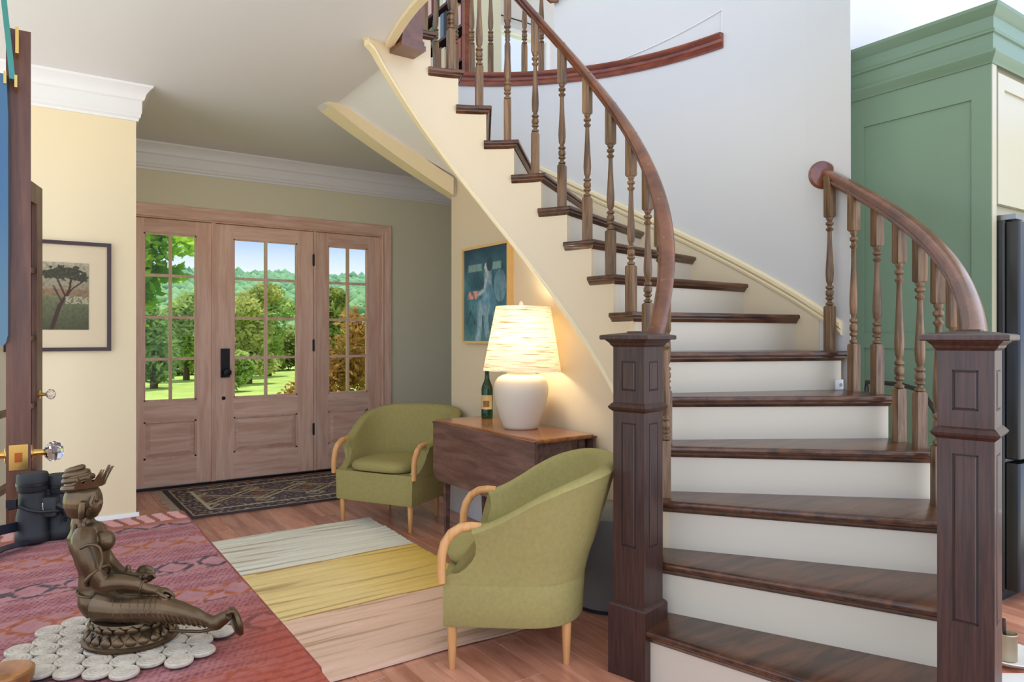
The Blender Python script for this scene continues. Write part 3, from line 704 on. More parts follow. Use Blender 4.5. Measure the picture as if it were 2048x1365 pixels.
# print on the yellow wall
Mq = Matrix.Translation((-.13, YELY, 1.163)); QW, QH = .539, .66
qf = frame('framed_print', 'dark framed print of a leaning tree on the yellow wall', Mq, QW, QH, .022, .022, paint('dark_frame', (58, 36, 34), .4))
grid('mat_board', 4, 4, lambda u, v: (.022+(QW-.044)*u, -.010, .022+(QH-.044)*v), lambda u, v: (222, 204, 168), attr_mat('mat_board', .8), qf)
def tree_print(u, v):
    X, Y = u*.32, (1-v)*.40   # metres, y down
    b = mixc((176, 168, 140), (150, 140, 112), Y/.16) if Y < .16 else (mixc((150, 116, 88), (128, 120, 88), (Y-.16)/.05) if Y < .21 else mixc((112, 116, 82), (82, 82, 58), (Y-.21)/.19))
    b = mixc(b, (60, 60, 48), .35*nz(X*60, Y*60, 2)+.08)
    for ax, ay, bx_, by, w in ((.13, .40, .17, .26, .011), (.17, .26, .22, .17, .009), (.22, .17, .23, .09, .006), (.20, .20, .16, .10, .005), (.22, .17, .30, .10, .004), (.18, .23, .14, .14, .004)):
        if seg_d(X, Y, ax, ay, bx_, by) < w: b = (72, 54, 44)
    cr = max(1-((X-.20)/.11)**2-((Y-.06)/.045)**2, 1-((X-.27)/.06)**2-((Y-.085)/.03)**2, 1-((X-.13)/.06)**2-((Y-.07)/.03)**2)
    if cr+.9*nz(X*45, Y*60, 9) > .25: b = mixc((58, 58, 46), (84, 80, 62), .5+nz(X*90, Y*90))
    if .20 < Y < .245 and X > .2 and nz(X*70, Y*90, 4) > -.05: b = mixc(b, (196, 180, 150), .7)
    return b
PXL, PXR = .10, .42
grid('print', 84, 100, lambda u, v: (PXL+(PXR-PXL)*u, -.0125, (1.292-1.163)+.402*v), tree_print, attr_mat('print_paper', .7), qf)

# ---- rugs
def kil(u, v):
    y = 2.46+2.07*v; x = .5+1.37*u
    wob = .006*nz(x*4, 0, 2)
    if y > 3.80+wob: c = (236, 234, 216)
    elif y > 3.09+wob: c = mixc((240, 214, 146), (236, 194, 88), max(0, (x-1.3)/.6))
    else: c = (236, 198, 170)
    for yb in (3.80, 3.09):
        if abs(y-yb-wob) < .009: c = mixc(c, (176, 124, 62), .75)
    k = nz(x*1.6, y*38, 5)
    if k > .22: c = mixc(c, (150, 120, 80), min(.5, (k-.22)*1.6))
    return mixc(c, (120, 100, 80), .06*abs(nz(x*60, y*60)))
def kilz(u, v):
    x = .5+1.37*u; y = 2.46+2.07*v
    return (x+.02*nz(y*2.2, 1.7)*(1 if u > .5 else 0)+(.07*(v-.35) if u > .98 else .07*(v-.35)*u), y+.012*nz(x*2, 8.1)*(1 if v < .1 or v > .9 else 0), .014+.006*nz(x*1.5, y*16, 3)+.0045*nz(x*4, y*30, 6))
tag(grid('flatweave_rug', 90, 300, kilz, kil, attr_mat('kilim', .95, .4, 500), thick=.010), 'striped cream, yellow and pink flatweave rug on the plank floor', 'rug')
ER = (.87, 2.50, 5.215, 6.28)
def pers(u, v):
    x = u*(ER[1]-ER[0]); y = v*(ER[3]-ER[2]); W, D = ER[1]-ER[0], ER[3]-ER[2]
    e = min(x, W-x, y, D-y); base = (82, 68, 68)
    c = mixc(base, (62, 58, 74), .5+.8*nz(x*40, y*40))
    if e < .035: c = (52, 44, 46)
    elif e < .05: c = (150, 138, 124)
    elif e < .17: c = mixc((64, 54, 58), (132, 116, 104), 1 if nz(x*34, y*34, 3) > .18 else 0)
    elif e < .19: c = (168, 158, 140)
    else:
        px, py = (x % .40)-.20, abs(y-D/2)
        d = abs(px)*.9+py
        if abs(d-.20) < .016 or abs(d-.13) < .010 or abs((abs(px)+abs(py-.22))-.07) < .012: c = (172, 148, 116)
        elif d < .06: c = (120, 78, 62)
        elif nz(x*46, y*46, 7) > .25: c = (136, 116, 98)
    c = tuple(min(240, q*1.45+8) for q in c)
    return mixc(c, (40, 36, 42), .12+.25*nz(x*120, y*120, 1))
er = grid('entry_rug', 190, 130, lambda u, v: (ER[0]+(ER[1]-ER[0])*u+.05*(1-v)*(.4 if u < .5 else 0), ER[2]+(ER[3]-ER[2])*v, .011+.002*nz(u*8, v*6)), pers, attr_mat('wool_pile', .95, .6, 700), thick=.011)
tag(er, 'dark patterned wool rug in front of the entry doors', 'rug')
m = MB()
for i in range(70):
    y = ER[2]+(ER[3]-ER[2])*(i+.5)/70; l = .05+.03*random.random(); dy = random.uniform(-.012, .012); x0 = ER[0]+.02*(1-(i/70))
    m.add([(x0, y-.005, .008), (x0, y+.005, .008), (x0-l, y+.004+dy, .003), (x0-l, y-.004+dy, .003)], [(0, 1, 2, 3)])
fr = m.build('fringe', paint('fringe_cream', (208, 204, 188), .9), er, smooth=0); fr['kind'] = 'stuff'

# ---- grey pouf behind the near chair
pf = thing('pouf', 'grey fabric cylinder pouf behind the tub armchair by the newel', 'pouf', (2.27, 2.50, 0))
MB().lathe([(0, .012), (.185, .012), (.2, .022), (.205, .05), (.205, .40), (.198, .425), (.18, .435), (0, .44)], seg=32).build('body', paint('grey_felt', (116, 114, 110), .95, bump=.3, bscale=300), pf, smooth=40)
MB().lathe([(0, 0), (.19, 0), (.19, .013), (0, .013)], seg=32).build('foot_ring', BLACKR, pf)

# ================================================================== LEFT FOREGROUND
CTZ = .76
ct = thing('console_table', 'dark console table in the foreground under a red woven runner', 'table', (-.15, 1.25, 0))
NAVY = paint('navy_paint', (34, 44, 62), .4)
bx('table_top', NAVY, ct, -.62, .500, -.80, .905, CTZ-.034, CTZ-.004, smooth=0)
bx('apron', NAVY, ct, -.57, .45, -.75, .85, CTZ-.12, CTZ-.034, smooth=0)
for sx in (-.55, .43):
    for sy in (-.73, .83): bx('leg', NAVY, ct, sx-.025, sx+.025, sy-.025, sy+.025, 0, CTZ-.034, smooth=0)
RX0, RX1, RY0, RY1 = -.62, .352, .25, 2.165
def runner_col(u, v):
    x = RX0+(RX1-RX0)*u; y = RY0+(RY1-RY0)*v
    c = mixc((146, 92, 90), (164, 114, 112), .5+.9*nz(x*30, y*30, 2)); e = RY1-y
    if e < .09: c = mixc((206, 152, 142), (138, 82, 62), 1 if (x*26+.5*nz(x*9, y*9)) % 1 < .32 else 0)
    elif e < .12: c = mixc(c, (164, 88, 56), .7 if nz(x*40, y*40) > -.1 else .2)
    else:
        yy = (y+.006*nz(x*12, 3)) % .20; dark = int(y/.20) % 2 == 0
        if yy < .085:
            fx = (x*12) % 1; zz = abs(fx-.5)*2; k = yy/.085
            on = abs(zz-abs(k-.5)*2) < .20 or (abs(k-.5) < .16 and zz < .35) or k < .06 or k > .95
            on = on and nz(x*90, y*90, 4) > -.25
            if on: c = mixc((62, 50, 54), (96, 78, 78), .5+nz(x*80, y*80)) if dark else mixc((172, 98, 58), (140, 76, 50), .5+nz(x*60, y*60))
            else: c = mixc(c, (186, 140, 140), .35)
        else:
            r_ = int(yy/.011); cx = (x/.011+(.5 if r_ % 2 else 0)) % 1; cy = (yy/.011) % 1
            if (cx-.5)**2+(cy-.5)**2 < .085: c = mixc(c, (112, 44, 58), .8)
            if int(yy/.022) % 3 == 2: c = mixc(c, (190, 144, 140), .3)
    w = max(0, min(1, (x-.20)*8))*max(0, min(1, (1.42-y)*4)); w = max(w, max(0, min(1, (1.08+.25*x-y)*9)))
    c = mixc(c, (164, 76, 54), w*.85)
    if w > .3 and (y*38+2*nz(x*6, y*5)) % 1 < .3: c = mixc(c, (124, 52, 42), .5*w)
    return mixc(c, (80, 38, 36), .22*max(0, nz(x*140, y*140, 3))+.02)
def runner_pos(u, v):
    x = RX0+(RX1-RX0)*u; y = RY0+(RY1-RY0)*v
    z = CTZ+.002*nz(x*7, y*9, 1)
    if u > .985: z -= .0
    return (x+.004*nz(y*9, 2.2)*(u > .9), y, z)
rn = grid('table_runner', 230, 420, runner_pos, runner_col, attr_mat('woven_red', .95, .5, 900), thick=.003)
tag(rn, 'red and rust woven runner with patterned bands on console table', 'runner')
m = MB(); 
m.loft([[(RX1-.002, y, CTZ-.0005), (RX1+.006, y, CTZ-.003), (RX1+.009, y, CTZ-.02), (RX1+.009+.003*nz(y*12, 1), y, CTZ-.05-.012*nz(y*6, 3)), (RX1+.006+.003*nz(y*12, 1), y, CTZ-.05-.012*nz(y*6, 3)), (RX1+.004, y, CTZ-.02), (RX1+.001, y, CTZ-.005)] for y in [1.03+(RY1-1.03)*i/60 for i in range(61)]])
m.build('overhang', paint('runner_edge', (140, 68, 56), .95, var=.4, vscale=60), rn)

# ---- doily of sewn discs
STC = at_Z(262, 1296, 1.12); STC.z = CTZ+.004
mt = thing('disc_mat', 'pale table mat sewn together from round fabric discs under the bronze statue', 'mat', (STC.x, STC.y, CTZ+.003), -TH)
DISC = paint('disc_fabric', (188, 176, 156), .85, bump=.5, bscale=180, var=.25, vscale=90)
dm = MB(); dm.lathe([(0, 0), (.018, 0), (.0200, .002), (.0200, .005), (.018, .007), (.014, .0062), (.0125, .0072), (.0085, .0064), (.007, .0074), (.003, .0068), (0, .007)], seg=20)
dproto = None
for r in range(-4, 5):
    for c in range(-5, 6):
        x = (c+(.5 if r % 2 else 0))*.0402; y = r*.0352
        if (x/.155)**2+(y/.125)**2 > 1: continue
        if dproto is None: dproto = dm.build('disc', DISC, mt, smooth=40); o = dproto
        else: o = dproto.copy(); COL.objects.link(o)
        o.location = (x-.012+random.uniform(-.001, .001), y+random.uniform(-.001, .001), random.uniform(0, .0006)); o.rotation_euler = (0, 0, random.random()*6)
# ---- bronze statue (figure seated with one leg stretched out), built in image-plane coordinates
SZ = 1.12; sc_ = SZ/F
stt = thing('bronze_statue', 'bronze seated figure with a topknot on a lotus base', 'statue', (STC.x, STC.y, CTZ+.0105), -TH)
def S(px, py, d=0):
    Z = SZ+d; return Vector(((px-1024)/F*Z-(262-1024)/F*SZ, d, H-(py-Y0)/F*Z-(CTZ+.0105)))
def crv(P, R, k=5):
    out = []; rr = []; n = len(P)
    for i in range(n-1):
        a, b, c, d = P[max(0, i-1)], P[i], P[i+1], P[min(n-1, i+2)]
        for j in range(k):
            t = j/k; out.append(.5*((2*b)+(c-a)*t+(2*a-5*b+4*c-d)*t*t+(3*b-a-3*c+d)*t**3)); rr.append(R[i]+(R[i+1]-R[i])*(t*t*(3-2*t)))
    out.append(P[-1]); rr.append(R[-1]); return out, rr
def limb(m, pts, rads, seg=16, fl=1.0):
    P, R_ = crv([S(*p) for p in pts], [r*sc_ for r in rads]); m.tube(P, R_, seg, up=(0, 1, 0), flat=fl)
def ball(m, px, py, d, rx, ry, rz):
    c = S(px, py, d); L = [[c+Vector((rx*sc_*sin(t)*cos(a), ry*sc_*sin(t)*sin(a), rz*sc_*cos(t))) for a in [2*pi*k/18 for k in range(18)]] for t in [pi*(.02+.96*i/12) for i in range(13)]]; m.loft(L)
body = MB()
limb(body, [(206, 1214), (194, 1198), (189, 1172), (188, 1142), (184, 1112), (178, 1084), (172, 1064), (166, 1048), (163, 1030)], [30, 31, 26, 25, 29, 33, 31, 20, 15], 20, 1.3)
for d in (-.018, .020): ball(body, 208, 1082, d, 21, 19, 21)
ball(body, 166, 1002, 0, 36, 32, 40); ball(body, 181, 1008, 0, 22, 20, 29)        # skull, face
ball(body, 200, 1006, 0, 6, 5, 6); ball(body, 193, 1019, 0, 6, 8, 4); ball(body, 187, 1029, 0, 9, 10, 7)   # nose, lips, chin
limb(body, [(186, 990, 0), (194, 998, 0), (203, 1007, 0)], [7, 5, 3.5], 10)
for d in (-.008, .008): ball(body, 193, 1000, d, 4, 5, 3)
for d in (-.026, .026): limb(body, [(166, 1004, d), (164, 1022, d), (161, 1040, d)], [6, 7, 4], 10)     # long ears
limb(body, [(160, 968), (155, 955), (151, 945), (149, 934)], [29, 25, 19, 11], 18)
limb(body, [(170, 1064, -.034), (168, 1086, -.046), (176, 1118, -.050), (190, 1150, -.048), (204, 1168, -.044), (232, 1166, -.040), (262, 1168, -.034), (292, 1178, -.026), (316, 1182, -.022)], [19, 22, 20, 18, 17, 15.5, 13.5, 10, 10])
ball(body, 322, 1183, -.022, 16, 12, 7)
for k in range(4): limb(body, [(328, 1181+k, -.031+.006*k), (341, 1186+k, -.031+.006*k), (349-abs(k-1)*2, 1196, -.030+.006*k)], [4, 3.8, 2.8], 10)
limb(body, [(314, 1184, -.032), (326, 1192, -.038), (334, 1198, -.038)], [4.5, 4, 3], 10)
limb(body, [(184, 1066, .036), (196, 1092, .050), (218, 1128, .052), (246, 1150, .042), (272, 1156, .032), (286, 1156, .028)], [18, 18, 16, 13, 10, 9])
ball(body, 292, 1154, .028, 10, 8, 8)
for k in range(4): limb(body, [(296, 1152, .022+.005*k), (306, 1150, .022+.005*k), (310, 1158, .022+.005*k)], [3.6, 3.4, 2.6], 8)
limb(body, [(206, 1205, .024), (250, 1198, .045), (296, 1196, .050), (302, 1204, .038), (262, 1208, .028), (230, 1210, .02)], [28, 22, 18, 15, 12, 11])
limb(body, [(204, 1213, -.018), (240, 1218, -.032), (290, 1219, -.035), (326, 1219, -.034), (352, 1224, -.032), (384, 1232, -.028), (412, 1241, -.024), (424, 1244, -.023)], [31, 26, 24, 24, 21, 17, 12, 11])
ball(body, 291, 1148, .036, 21, 7, 19); ball(body, 256, 1140, .040, 6, 6, 11)
limb(body, [(420, 1245, -.023), (432, 1246, -.022), (446, 1238, -.021), (458, 1230, -.021)], [12, 15, 13, 10], 14)
for k in range(5): limb(body, [(454, 1229, -.031+.0048*k), (463, 1224+k*.6, -.031+.0048*k), (469-k*.8, 1226+k*.6, -.031+.0048*k)], [4.6-.3*k, 4-.3*k, 3-.2*k], 8)
bo = body.build('figure', BRONZE, stt, smooth=180)
rm = bo.modifiers.new('fuse', 'REMESH'); rm.mode = 'VOXEL'; rm.voxel_size = .0011; rm.use_smooth_shade = True
smm = bo.modifiers.new('smooth', 'SMOOTH'); smm.iterations = 4; smm.factor = .5
# crown, hair ornament, necklace, belt, drape folds
cr = MB()
for k in range(7):
    a = radians(-78+26*k); tip = 14+18*(1-abs(k-3)/3)
    p = S(172, 972)+Vector((.024*cos(a), .026*sin(a), 0)); q = p+Vector((.008*cos(a)+.001, .005*sin(a), (tip+10)*sc_))
    w_ = Vector((-sin(a), cos(a), 0))*.0075; n_ = Vector((cos(a), sin(a), 0))*.0022; L = []
    for t in (0, .3, .6, .85, 1):
        c_ = p+(q-p)*t+n_*(2*t*t); s_ = max(.04, 1-t**1.5); L.append([c_+w_*s_, c_+n_, c_-w_*s_, c_-n_])
    cr.loft(L)
cr.build('crown', BRONZE, stt, smooth=60)
kn = MB()
for zz, rr, xx in ((972, 29, 161), (958, 24, 157), (948, 19, 153), (939, 13, 150)): kn.tube([S(xx, zz)+Vector((rr*sc_*cos(a), rr*sc_*.95*sin(a), .003*cos(a))) for a in [2*pi*k/24 for k in range(24)]], .0048, 8, closed=True)
kn.build('hair_coil', BRONZE, stt, smooth=60)
orn = MB()
def thread(pts, r): orn.tube(crv([S(*p) for p in pts], [r]*len(pts), 4)[0], r, 8)
thread([(186, 992, -.018), (180, 1012, -.024), (172, 1036, -.022), (168, 1056, -.026), (186, 1072, -.030)], .0030)
thread([(150, 1050, -.020), (146, 1075, -.034), (152, 1105, -.052), (170, 1135, -.062)], .0030)
thread([(160, 1098, -.064), (180, 1090, -.064), (198, 1096, -.060), (204, 1120, -.058), (200, 1140, -.060)], .0024)
orn.tube([S(196, 1152, -.047)+Vector((.014*cos(a)*.6+.006*sin(a), .018*sin(a), .014*cos(a))) for a in [2*pi*k/20 for k in range(20)]], .0026, 8, closed=True)
orn.tube([S(286, 1175, -.028)+Vector((.002*cos(a), .0095*sin(a), .0095*cos(a))) for a in [2*pi*k/16 for k in range(16)]], .0018, 8, closed=True)
orn.tube([S(191, 1180)+Vector((.024*cos(a), .032*sin(a), -.003*cos(a))) for a in [2*pi*k/24 for k in range(24)]], .0018, 8, closed=True)
LP_, LR_ = crv([S(*p) for p in ((204, 1213, -.018), (240, 1218, -.032), (290, 1219, -.035), (326, 1219, -.034), (352, 1224, -.032), (384, 1232, -.028), (412, 1241, -.024))], [r*sc_ for r in (31, 26, 24, 24, 21, 17, 12)], 6)
for k in range(6, len(LP_)-1, 2):     # drapery folds around the stretched leg
    c_ = LP_[k]; t_ = (LP_[k+1]-LP_[k-1]).normalized(); sk_ = .35+.9*k/len(LP_)
    orn.tube([c_+Vector((0, -1, 0))*(LR_[k]*.985*sin(a))+Vector((0, 0, 1))*(LR_[k]*.985*cos(a))+t_*(-LR_[k]*.5*sk_*cos(a)) for a in [radians(15+150*q/10) for q in range(11)]], .0011, 6)
orn.build('ornament', BRONZE, stt, smooth=60)
bs_ = MB(); bs_.lathe([(0, 0), (.068, 0), (.071, .003), (.071, .006), (.066, .008), (.0655, .010), (.064, .013), (.056, .020), (.052, .024), (.054, .028), (.058, .034), (.056, .038), (0, .040)], seg=40)
bb_ = bs_.build('lotus_base', BRONZE, stt, smooth=45)
bb_.scale = (1.0, .86, 1)
pe = MB()
for row_, (rr, z0, z1, n_, w_) in enumerate(((.064, .009, .023, 22, .0075), (.054, .025, .037, 20, .0075))):
    for k in range(n_):
        a = 2*pi*(k+.5*row_)/n_; c = Vector((cos(a), sin(a), 0)); s_ = Vector((-sin(a), cos(a), 0))
        zm = (z0+z1)/2; L = []
        for t in (0, .25, .5, .75, 1):
            wz = w_*(sin(pi*min(1, t*.8+.2))+.15); z = z0+(z1-z0)*t; o = (rr-.006*t*(1 if row_ == 0 else -.4)+.004*sin(pi*t))
            L.append([c*(o+.003*cos(b))+s_*(wz*sin(b))+Vector((0, 0, z)) for b in [2*pi*q/8 for q in range(8)]])
        pe.loft(L)
pe.build('petals', BRONZE, bb_, smooth=60)
pl = MB(); M_ = Matrix.Translation(S(472, 1243, .002)) @ Matrix.Rotation(radians(35), 4, 'Z') @ Matrix.Rotation(radians(75), 4, 'Y')
pl.lathe([(0, -.006), (.018, -.006), (.024, -.002), (.024, .003), (.017, .006), (.016, .003), (.008, .003), (0, .006)], seg=24, M=M_)
pl.tube([S(340, 1262, -.01), S(400, 1264, -.012), S(440, 1256, -.014)], .0028, 8); pl.build('foot_lotus', BRONZE, stt, smooth=50)

# ---- binoculars
bn = thing('binoculars', 'black binoculars standing upright on the woven runner', 'binoculars', (0, 0, 0), 0)
bc = at_z(74, 1086, CTZ); bn.location = (bc.x, bc.y, CTZ+.0045); bn.rotation_euler = (0, 0, -TH+.15)
k_ = 1.66/F
for sx, h, dy in ((-8, 138, 0), (27, 128, .035)):
    m = MB(); r = 30*k_ if sx < 0 else 27*k_
    m.lathe([(0, 0), (r*.95, 0), (r, .003), (r*1.0, .02), (r*.93, .024), (r*.95, .06), (r*.86, .075), (r*.80, .10), (r*.78, h*k_-.045), (r*.9, h*k_-.040), (r*.92, h*k_-.006), (r*.84, h*k_), (0, h*k_)], sx*k_, dy, 0, 24); b1 = m.build('barrel', BLACKR, bn, smooth=40)
    MB().lathe([(r*.93, 0), (r*.96, .001), (r*.96, .008), (r*.93, .009)], sx*k_, dy, h*k_-.030, 24).build('eyecup_ring', BLACKM, b1, smooth=40)
m = rbox(-.012, .045, -.012, .04, .055, .105, .008); m.build('bridge', BLACKR, bn)
m = MB(); m.lathe([(0, 0), (.011, 0), (.011, .018), (0, .018)], .016, .016, .105, 14); m.build('focus_wheel', BLACKM, bn)
m = MB(); m.tube([(-.05, -.02, .10), (-.045, -.034, .085), (-.02, -.036, .09), (0, -.033, .08), (.02, -.03, .075), (.05, .0, .07), (.062, .02, .055)], [.004]*7, 8); m.build('strap_loop', BLACKR, bn)
bx('buckle', BLACKM, bn, -.046, -.024, -.043, -.035, .088, .108, smooth=0)
MB().tube([(.045, .0, .085), (.062, .0, .075), (.066, .004, .055), (.058, .004, .045)], .007, 8).build('strap_end', BLACKR, bn)
sp = MB()
pa = [bc+Vector((-.03, .0, .045)), bc+Vector((-.075, -.05, .05)), bc+Vector((-.12, -.10, .03)), bc+Vector((-.17, -.16, .020)), bc+Vector((-.22, -.22, .019))]
sp.loft([[p+Vector((0, 0, a))+Vector((.0, b, 0)) for a, b in ((-.011, 0), (-.011, .003), (.011, .003), (.011, 0))] for p in pa])
pb = [bc+Vector((-.02, -.035, .012)), bc+Vector((-.07, -.085, .014)), bc+Vector((-.11, -.14, .010)), bc+Vector((-.16, -.22, .009))]
sp.loft([[p+Vector((a*.7, -a*.7, b)) for a, b in ((-.016, 0), (-.016, .003), (.016, .003), (.016, 0))] for p in pb])
so = sp.build('neck_strap', paint('strap_blue_black', (24, 30, 40), .3), bn, smooth=30); so.matrix_parent_inverse = Matrix.Translation(bn.location).inverted() if False else so.matrix_parent_inverse
Mi = (Matrix.Translation(bn.location) @ Matrix.Rotation(bn.rotation_euler.z, 4, 'Z')).inverted()
for v in so.data.vertices: v.co = Mi @ v.co
# unreadable white marks on the binocular bridge
m = MB()
for k, (a_, b_) in enumerate(((.0022, .003), (.0026, .0022), (.0020, .0026), (.0026, .003), (.0018, .002))):
    m.box(.018-a_/2+(.0012 if k == 4 else 0), .018+a_/2+(.0012 if k == 4 else 0), -.0127, -.0119, .092-.0036*k-b_, .092-.0036*k)
mk = m.build('white_marks', paint('print_white', (214, 206, 190), .5), bn, smooth=0); mk['kind'] = 'stuff'
# ---- turned wooden knob in the corner
wk = thing('wooden_bowl', 'small turned golden wood bowl at the console table corner', 'bowl', at_z(6, 1392, CTZ).to_tuple())
MB().lathe([(0, 0), (.018, 0), (.028, .008), (.036, .022), (.037, .032), (.033, .034), (.026, .018), (0, .010)], seg=28).build('bowl_body', wood('golden_wood', (120, 78, 40), (170, 118, 66), (20, 20, 20), .4), wk)

# ---- French door leaves at the left
def french_leaf(name, label, x0, x1, y0, y1, latch_low, mat=DOORW):
    t = thing(name, label, 'door', (0, 0, 0)); z0, z1 = .012, 2.03; s = .10
    m = MB(); m.box(x0, x1, y0, y0+s, z0, z1).box(x0, x1, y1-s, y1, z0, z1); m.build('stile', mat, t, smooth=0)
    m = MB(); m.box(x0, x1, y0+s, y1-s, z1-s, z1).box(x0, x1, y0+s, y1-s, z0, z0+.2); m.build('rail', mat, t, smooth=0)
    g0, g1 = z0+.2, z1-s; xm = (x0+x1)/2
    for k in range(1, 5):
        zz = g0+(g1-g0)*k/5; bx('muntin', mat, t, x0+.008, x1-.008, y0+s, y1-s, zz-.012, zz+.012, smooth=0)
    bx('muntin', mat, t, x0+.008, x1-.008, (y0+y1)/2-.012, (y0+y1)/2+.012, g0, g1, smooth=0)
    for k in range(5):
        for j in range(2):
            ya = y0+s if j == 0 else (y0+y1)/2; yb = (y0+y1)/2 if j == 0 else y1-s
            bx('pane', GLASS, t, xm-.002, xm+.002, ya, yb, g0+(g1-g0)*k/5, g0+(g1-g0)*(k+1)/5, smooth=0)
    return t
def crystal_knob(t, x, y, z, s=1):
    M = Matrix.Translation((x, y, z)) @ Matrix.Rotation(pi/2*s, 4, 'Y')
    st_ = MB(); st_.lathe([(0, -.002), (.022, -.002), (.022, .003), (.010, .006), (.008, .028), (.011, .032), (0, .032)], seg=16, M=M); r_ = st_.build('knob_stem', BRASS, t)
    MB().lathe([(0, .030), (.012, .030), (.024, .040), (.028, .052), (.022, .066), (.010, .072), (0, .072)], seg=8, M=M).build('crystal', CRYSTAL, r_, smooth=0)
LX0, LX1, LY0 = -.052, .0, 2.185
l1 = french_leaf('french_door', 'stained wood French door leaf with brass latch plate near the console table', LX0, LX1, LY0, LY0+.86, True)
lpz = H-(912-Y0)/F*1.815
m = MB(); m.box(LX0+.006, LX1-.006, LY0-.003, LY0+.001, lpz-.032, lpz+.032); lp1 = m.build('latch_plate', BRASS, l1, smooth=0)
MB().box(LX0+.018, LX1-.018, LY0-.006, LY0-.002, lpz-.012, lpz+.012).build('latch_bolt', paint('copper', (176, 98, 52), .3, metal=1), lp1, smooth=0)
for s in (-1, 1): MB().lathe([(0, 0), (.005, 0), (.005, .002), (0, .002)], M=Matrix.Translation(((LX0+LX1)/2, LY0-.003, lpz+s*.024)) @ Matrix.Rotation(pi/2, 4, 'X'), seg=10).build('screw', BRASS, lp1)
crystal_knob(l1, LX1, LY0+.06, lpz, 1)
crystal_knob(l1, LX0, LY0+.06, lpz, -1)
l2 = french_leaf('french_door', 'stained wood French door leaf with crystal knob beside the framed print', -.05, 0, 0, .86, False)
crystal_knob(l2, 0, .80, .95, 1)
l2.location = (-.155, 3.63, 0); l2.rotation_euler = (0, 0, radians(-13.8))
# hung glass panel with brass clips over the near door leaf
hg = thing('glass_panel', 'blue-tinted glass panel with green edge hung on the near French door', 'glass panel')
GP = paint('blue_enamel', (72, 100, 116), .2, metal=.5)
ya = LY0-.03
m = MB(); L = []
for z, w in ((1.228, .003), (1.235, .009), (1.255, .013), (1.5, .012), (1.80, .010), (1.90, .006)):
    cx_ = -.060+.006*(z-1.25); L.append([(cx_-w-.05, ya-.01, z), (cx_+w, ya-.01, z), (cx_+w+.004, ya+.012, z), (cx_-w-.05, ya+.012, z)])
m.loft(L); m.build('panel', GP, hg, smooth=30)
m = MB(); TEAL = paint('green_glass_edge', (30, 120, 108), .1, spec=.8)
m.loft([[(cx_-.006, ya-.012, z), (cx_+.006, ya-.012, z), (cx_+.006, ya+.010, z), (cx_-.006, ya+.010, z)] for z, cx_ in ((1.89, -.038), (1.95, -.043), (2.09, -.056), (2.35, -.085))]); m.build('glass_edge', TEAL, hg, smooth=0)
for a_ in ((-.032, -.025, 1.955, 2.02), (-.056, -.050, 1.875, 1.905), (-.034, -.028, 1.87, 1.90)): bx('clip', BRASS, hg, a_[0], a_[1], ya-.016, ya+.02, a_[2], a_[3], smooth=0)

# ================================================================== KITCHEN SIDE
CX, CY0, CY1 = 3.715, 1.46, 2.147
cb = thing('tall_cabinet', 'tall sage green cabinet with crown moulding enclosing the black fridge', 'cabinet')
m = MB(); m.box(CX, CX+.03, CY0, CY1, 0, 2.58); m.build('side_panel', GREENP, cb, smooth=0)
m = MB(); t = .008
for ya_, yb_, za, zb in ((CY0, CY0+.085, 0, 2.54), (CY1-.075, CY1, 0, 2.54), (CY0+.085, CY1-.075, 2.38, 2.54), (CY0+.085, CY1-.075, 1.19, 1.27), (CY0+.085, CY1-.075, 0, .13)): m.box(CX-t, CX, ya_, yb_, za, zb)
m.build('side_frame', GREENP, cb, smooth=0)
KP = [(0, 2.53), (.006, 2.53), (.012, 2.545), (.02, 2.555), (.03, 2.575), (.03, 2.585), (.012, 2.59), (.012, 2.665), (.02, 2.67), (.022, 2.68), (.014, 2.69), (.014, 2.745), (.024, 2.755), (.035, 2.775), (.042, 2.785), (.045, 2.80), (0, 2.80)]
m = MB(); m.loft([[(CX-t-a, CY1, z) for a, z in KP], [(CX-t-a, CY0-a, z) for a, z in KP], [(5.2, CY0-a, z) for a, z in KP]]); m.build('crown', GREENP, cb, smooth=20)
bx('carcass', CREAMCAB, cb, CX+.03, 5.1, CY0+.03, CY1, 1.83, 2.58, smooth=0)
bx('face_frame', CREAMCAB, cb, CX, CX+.045, CY0-.001, CY0+.03, 0, 2.55, smooth=0)
dd = sub('door', cb, (0, 0, 0)); x0, x1 = CX+.06, CX+.60
m = MB(); yb = CY0
for xa, xb, za, zb in ((x0, x0+.07, 1.88, 2.50), (x1-.07, x1, 1.88, 2.50), (x0+.07, x1-.07, 2.43, 2.50), (x0+.07, x1-.07, 1.88, 1.95)): m.box(xa, xb, yb-.002, yb+.02, za, zb)
m.build('door_frame', CREAMCAB, dd, smooth=0); bx('door_panel', CREAMCAB, dd, x0+.07, x1-.07, yb+.008, yb+.018, 1.95, 2.43, smooth=0)
fg = thing('refrigerator', 'black refrigerator standing inside the green cabinet', 'refrigerator')
rbox(CX+.06, CX+.95, 1.43, 2.1, .05, 1.80, .012).build('body', FRIDGE, fg)
for z0, z1 in ((.06, .66), (.675, 1.79)): rbox(CX+.062, CX+.948, 1.37, 1.432, z0, z1, .012).build('door', FRIDGE, fg)
bx('hinge_cover', paint('steel', (150, 150, 148), .3, metal=1), fg, CX+.07, CX+.16, 1.39, 1.5, 1.80, 1.825, smooth=0)
bx('kick', BLACKM, fg, CX+.08, CX+.93, 1.45, 2.0, 0, .05, smooth=0)
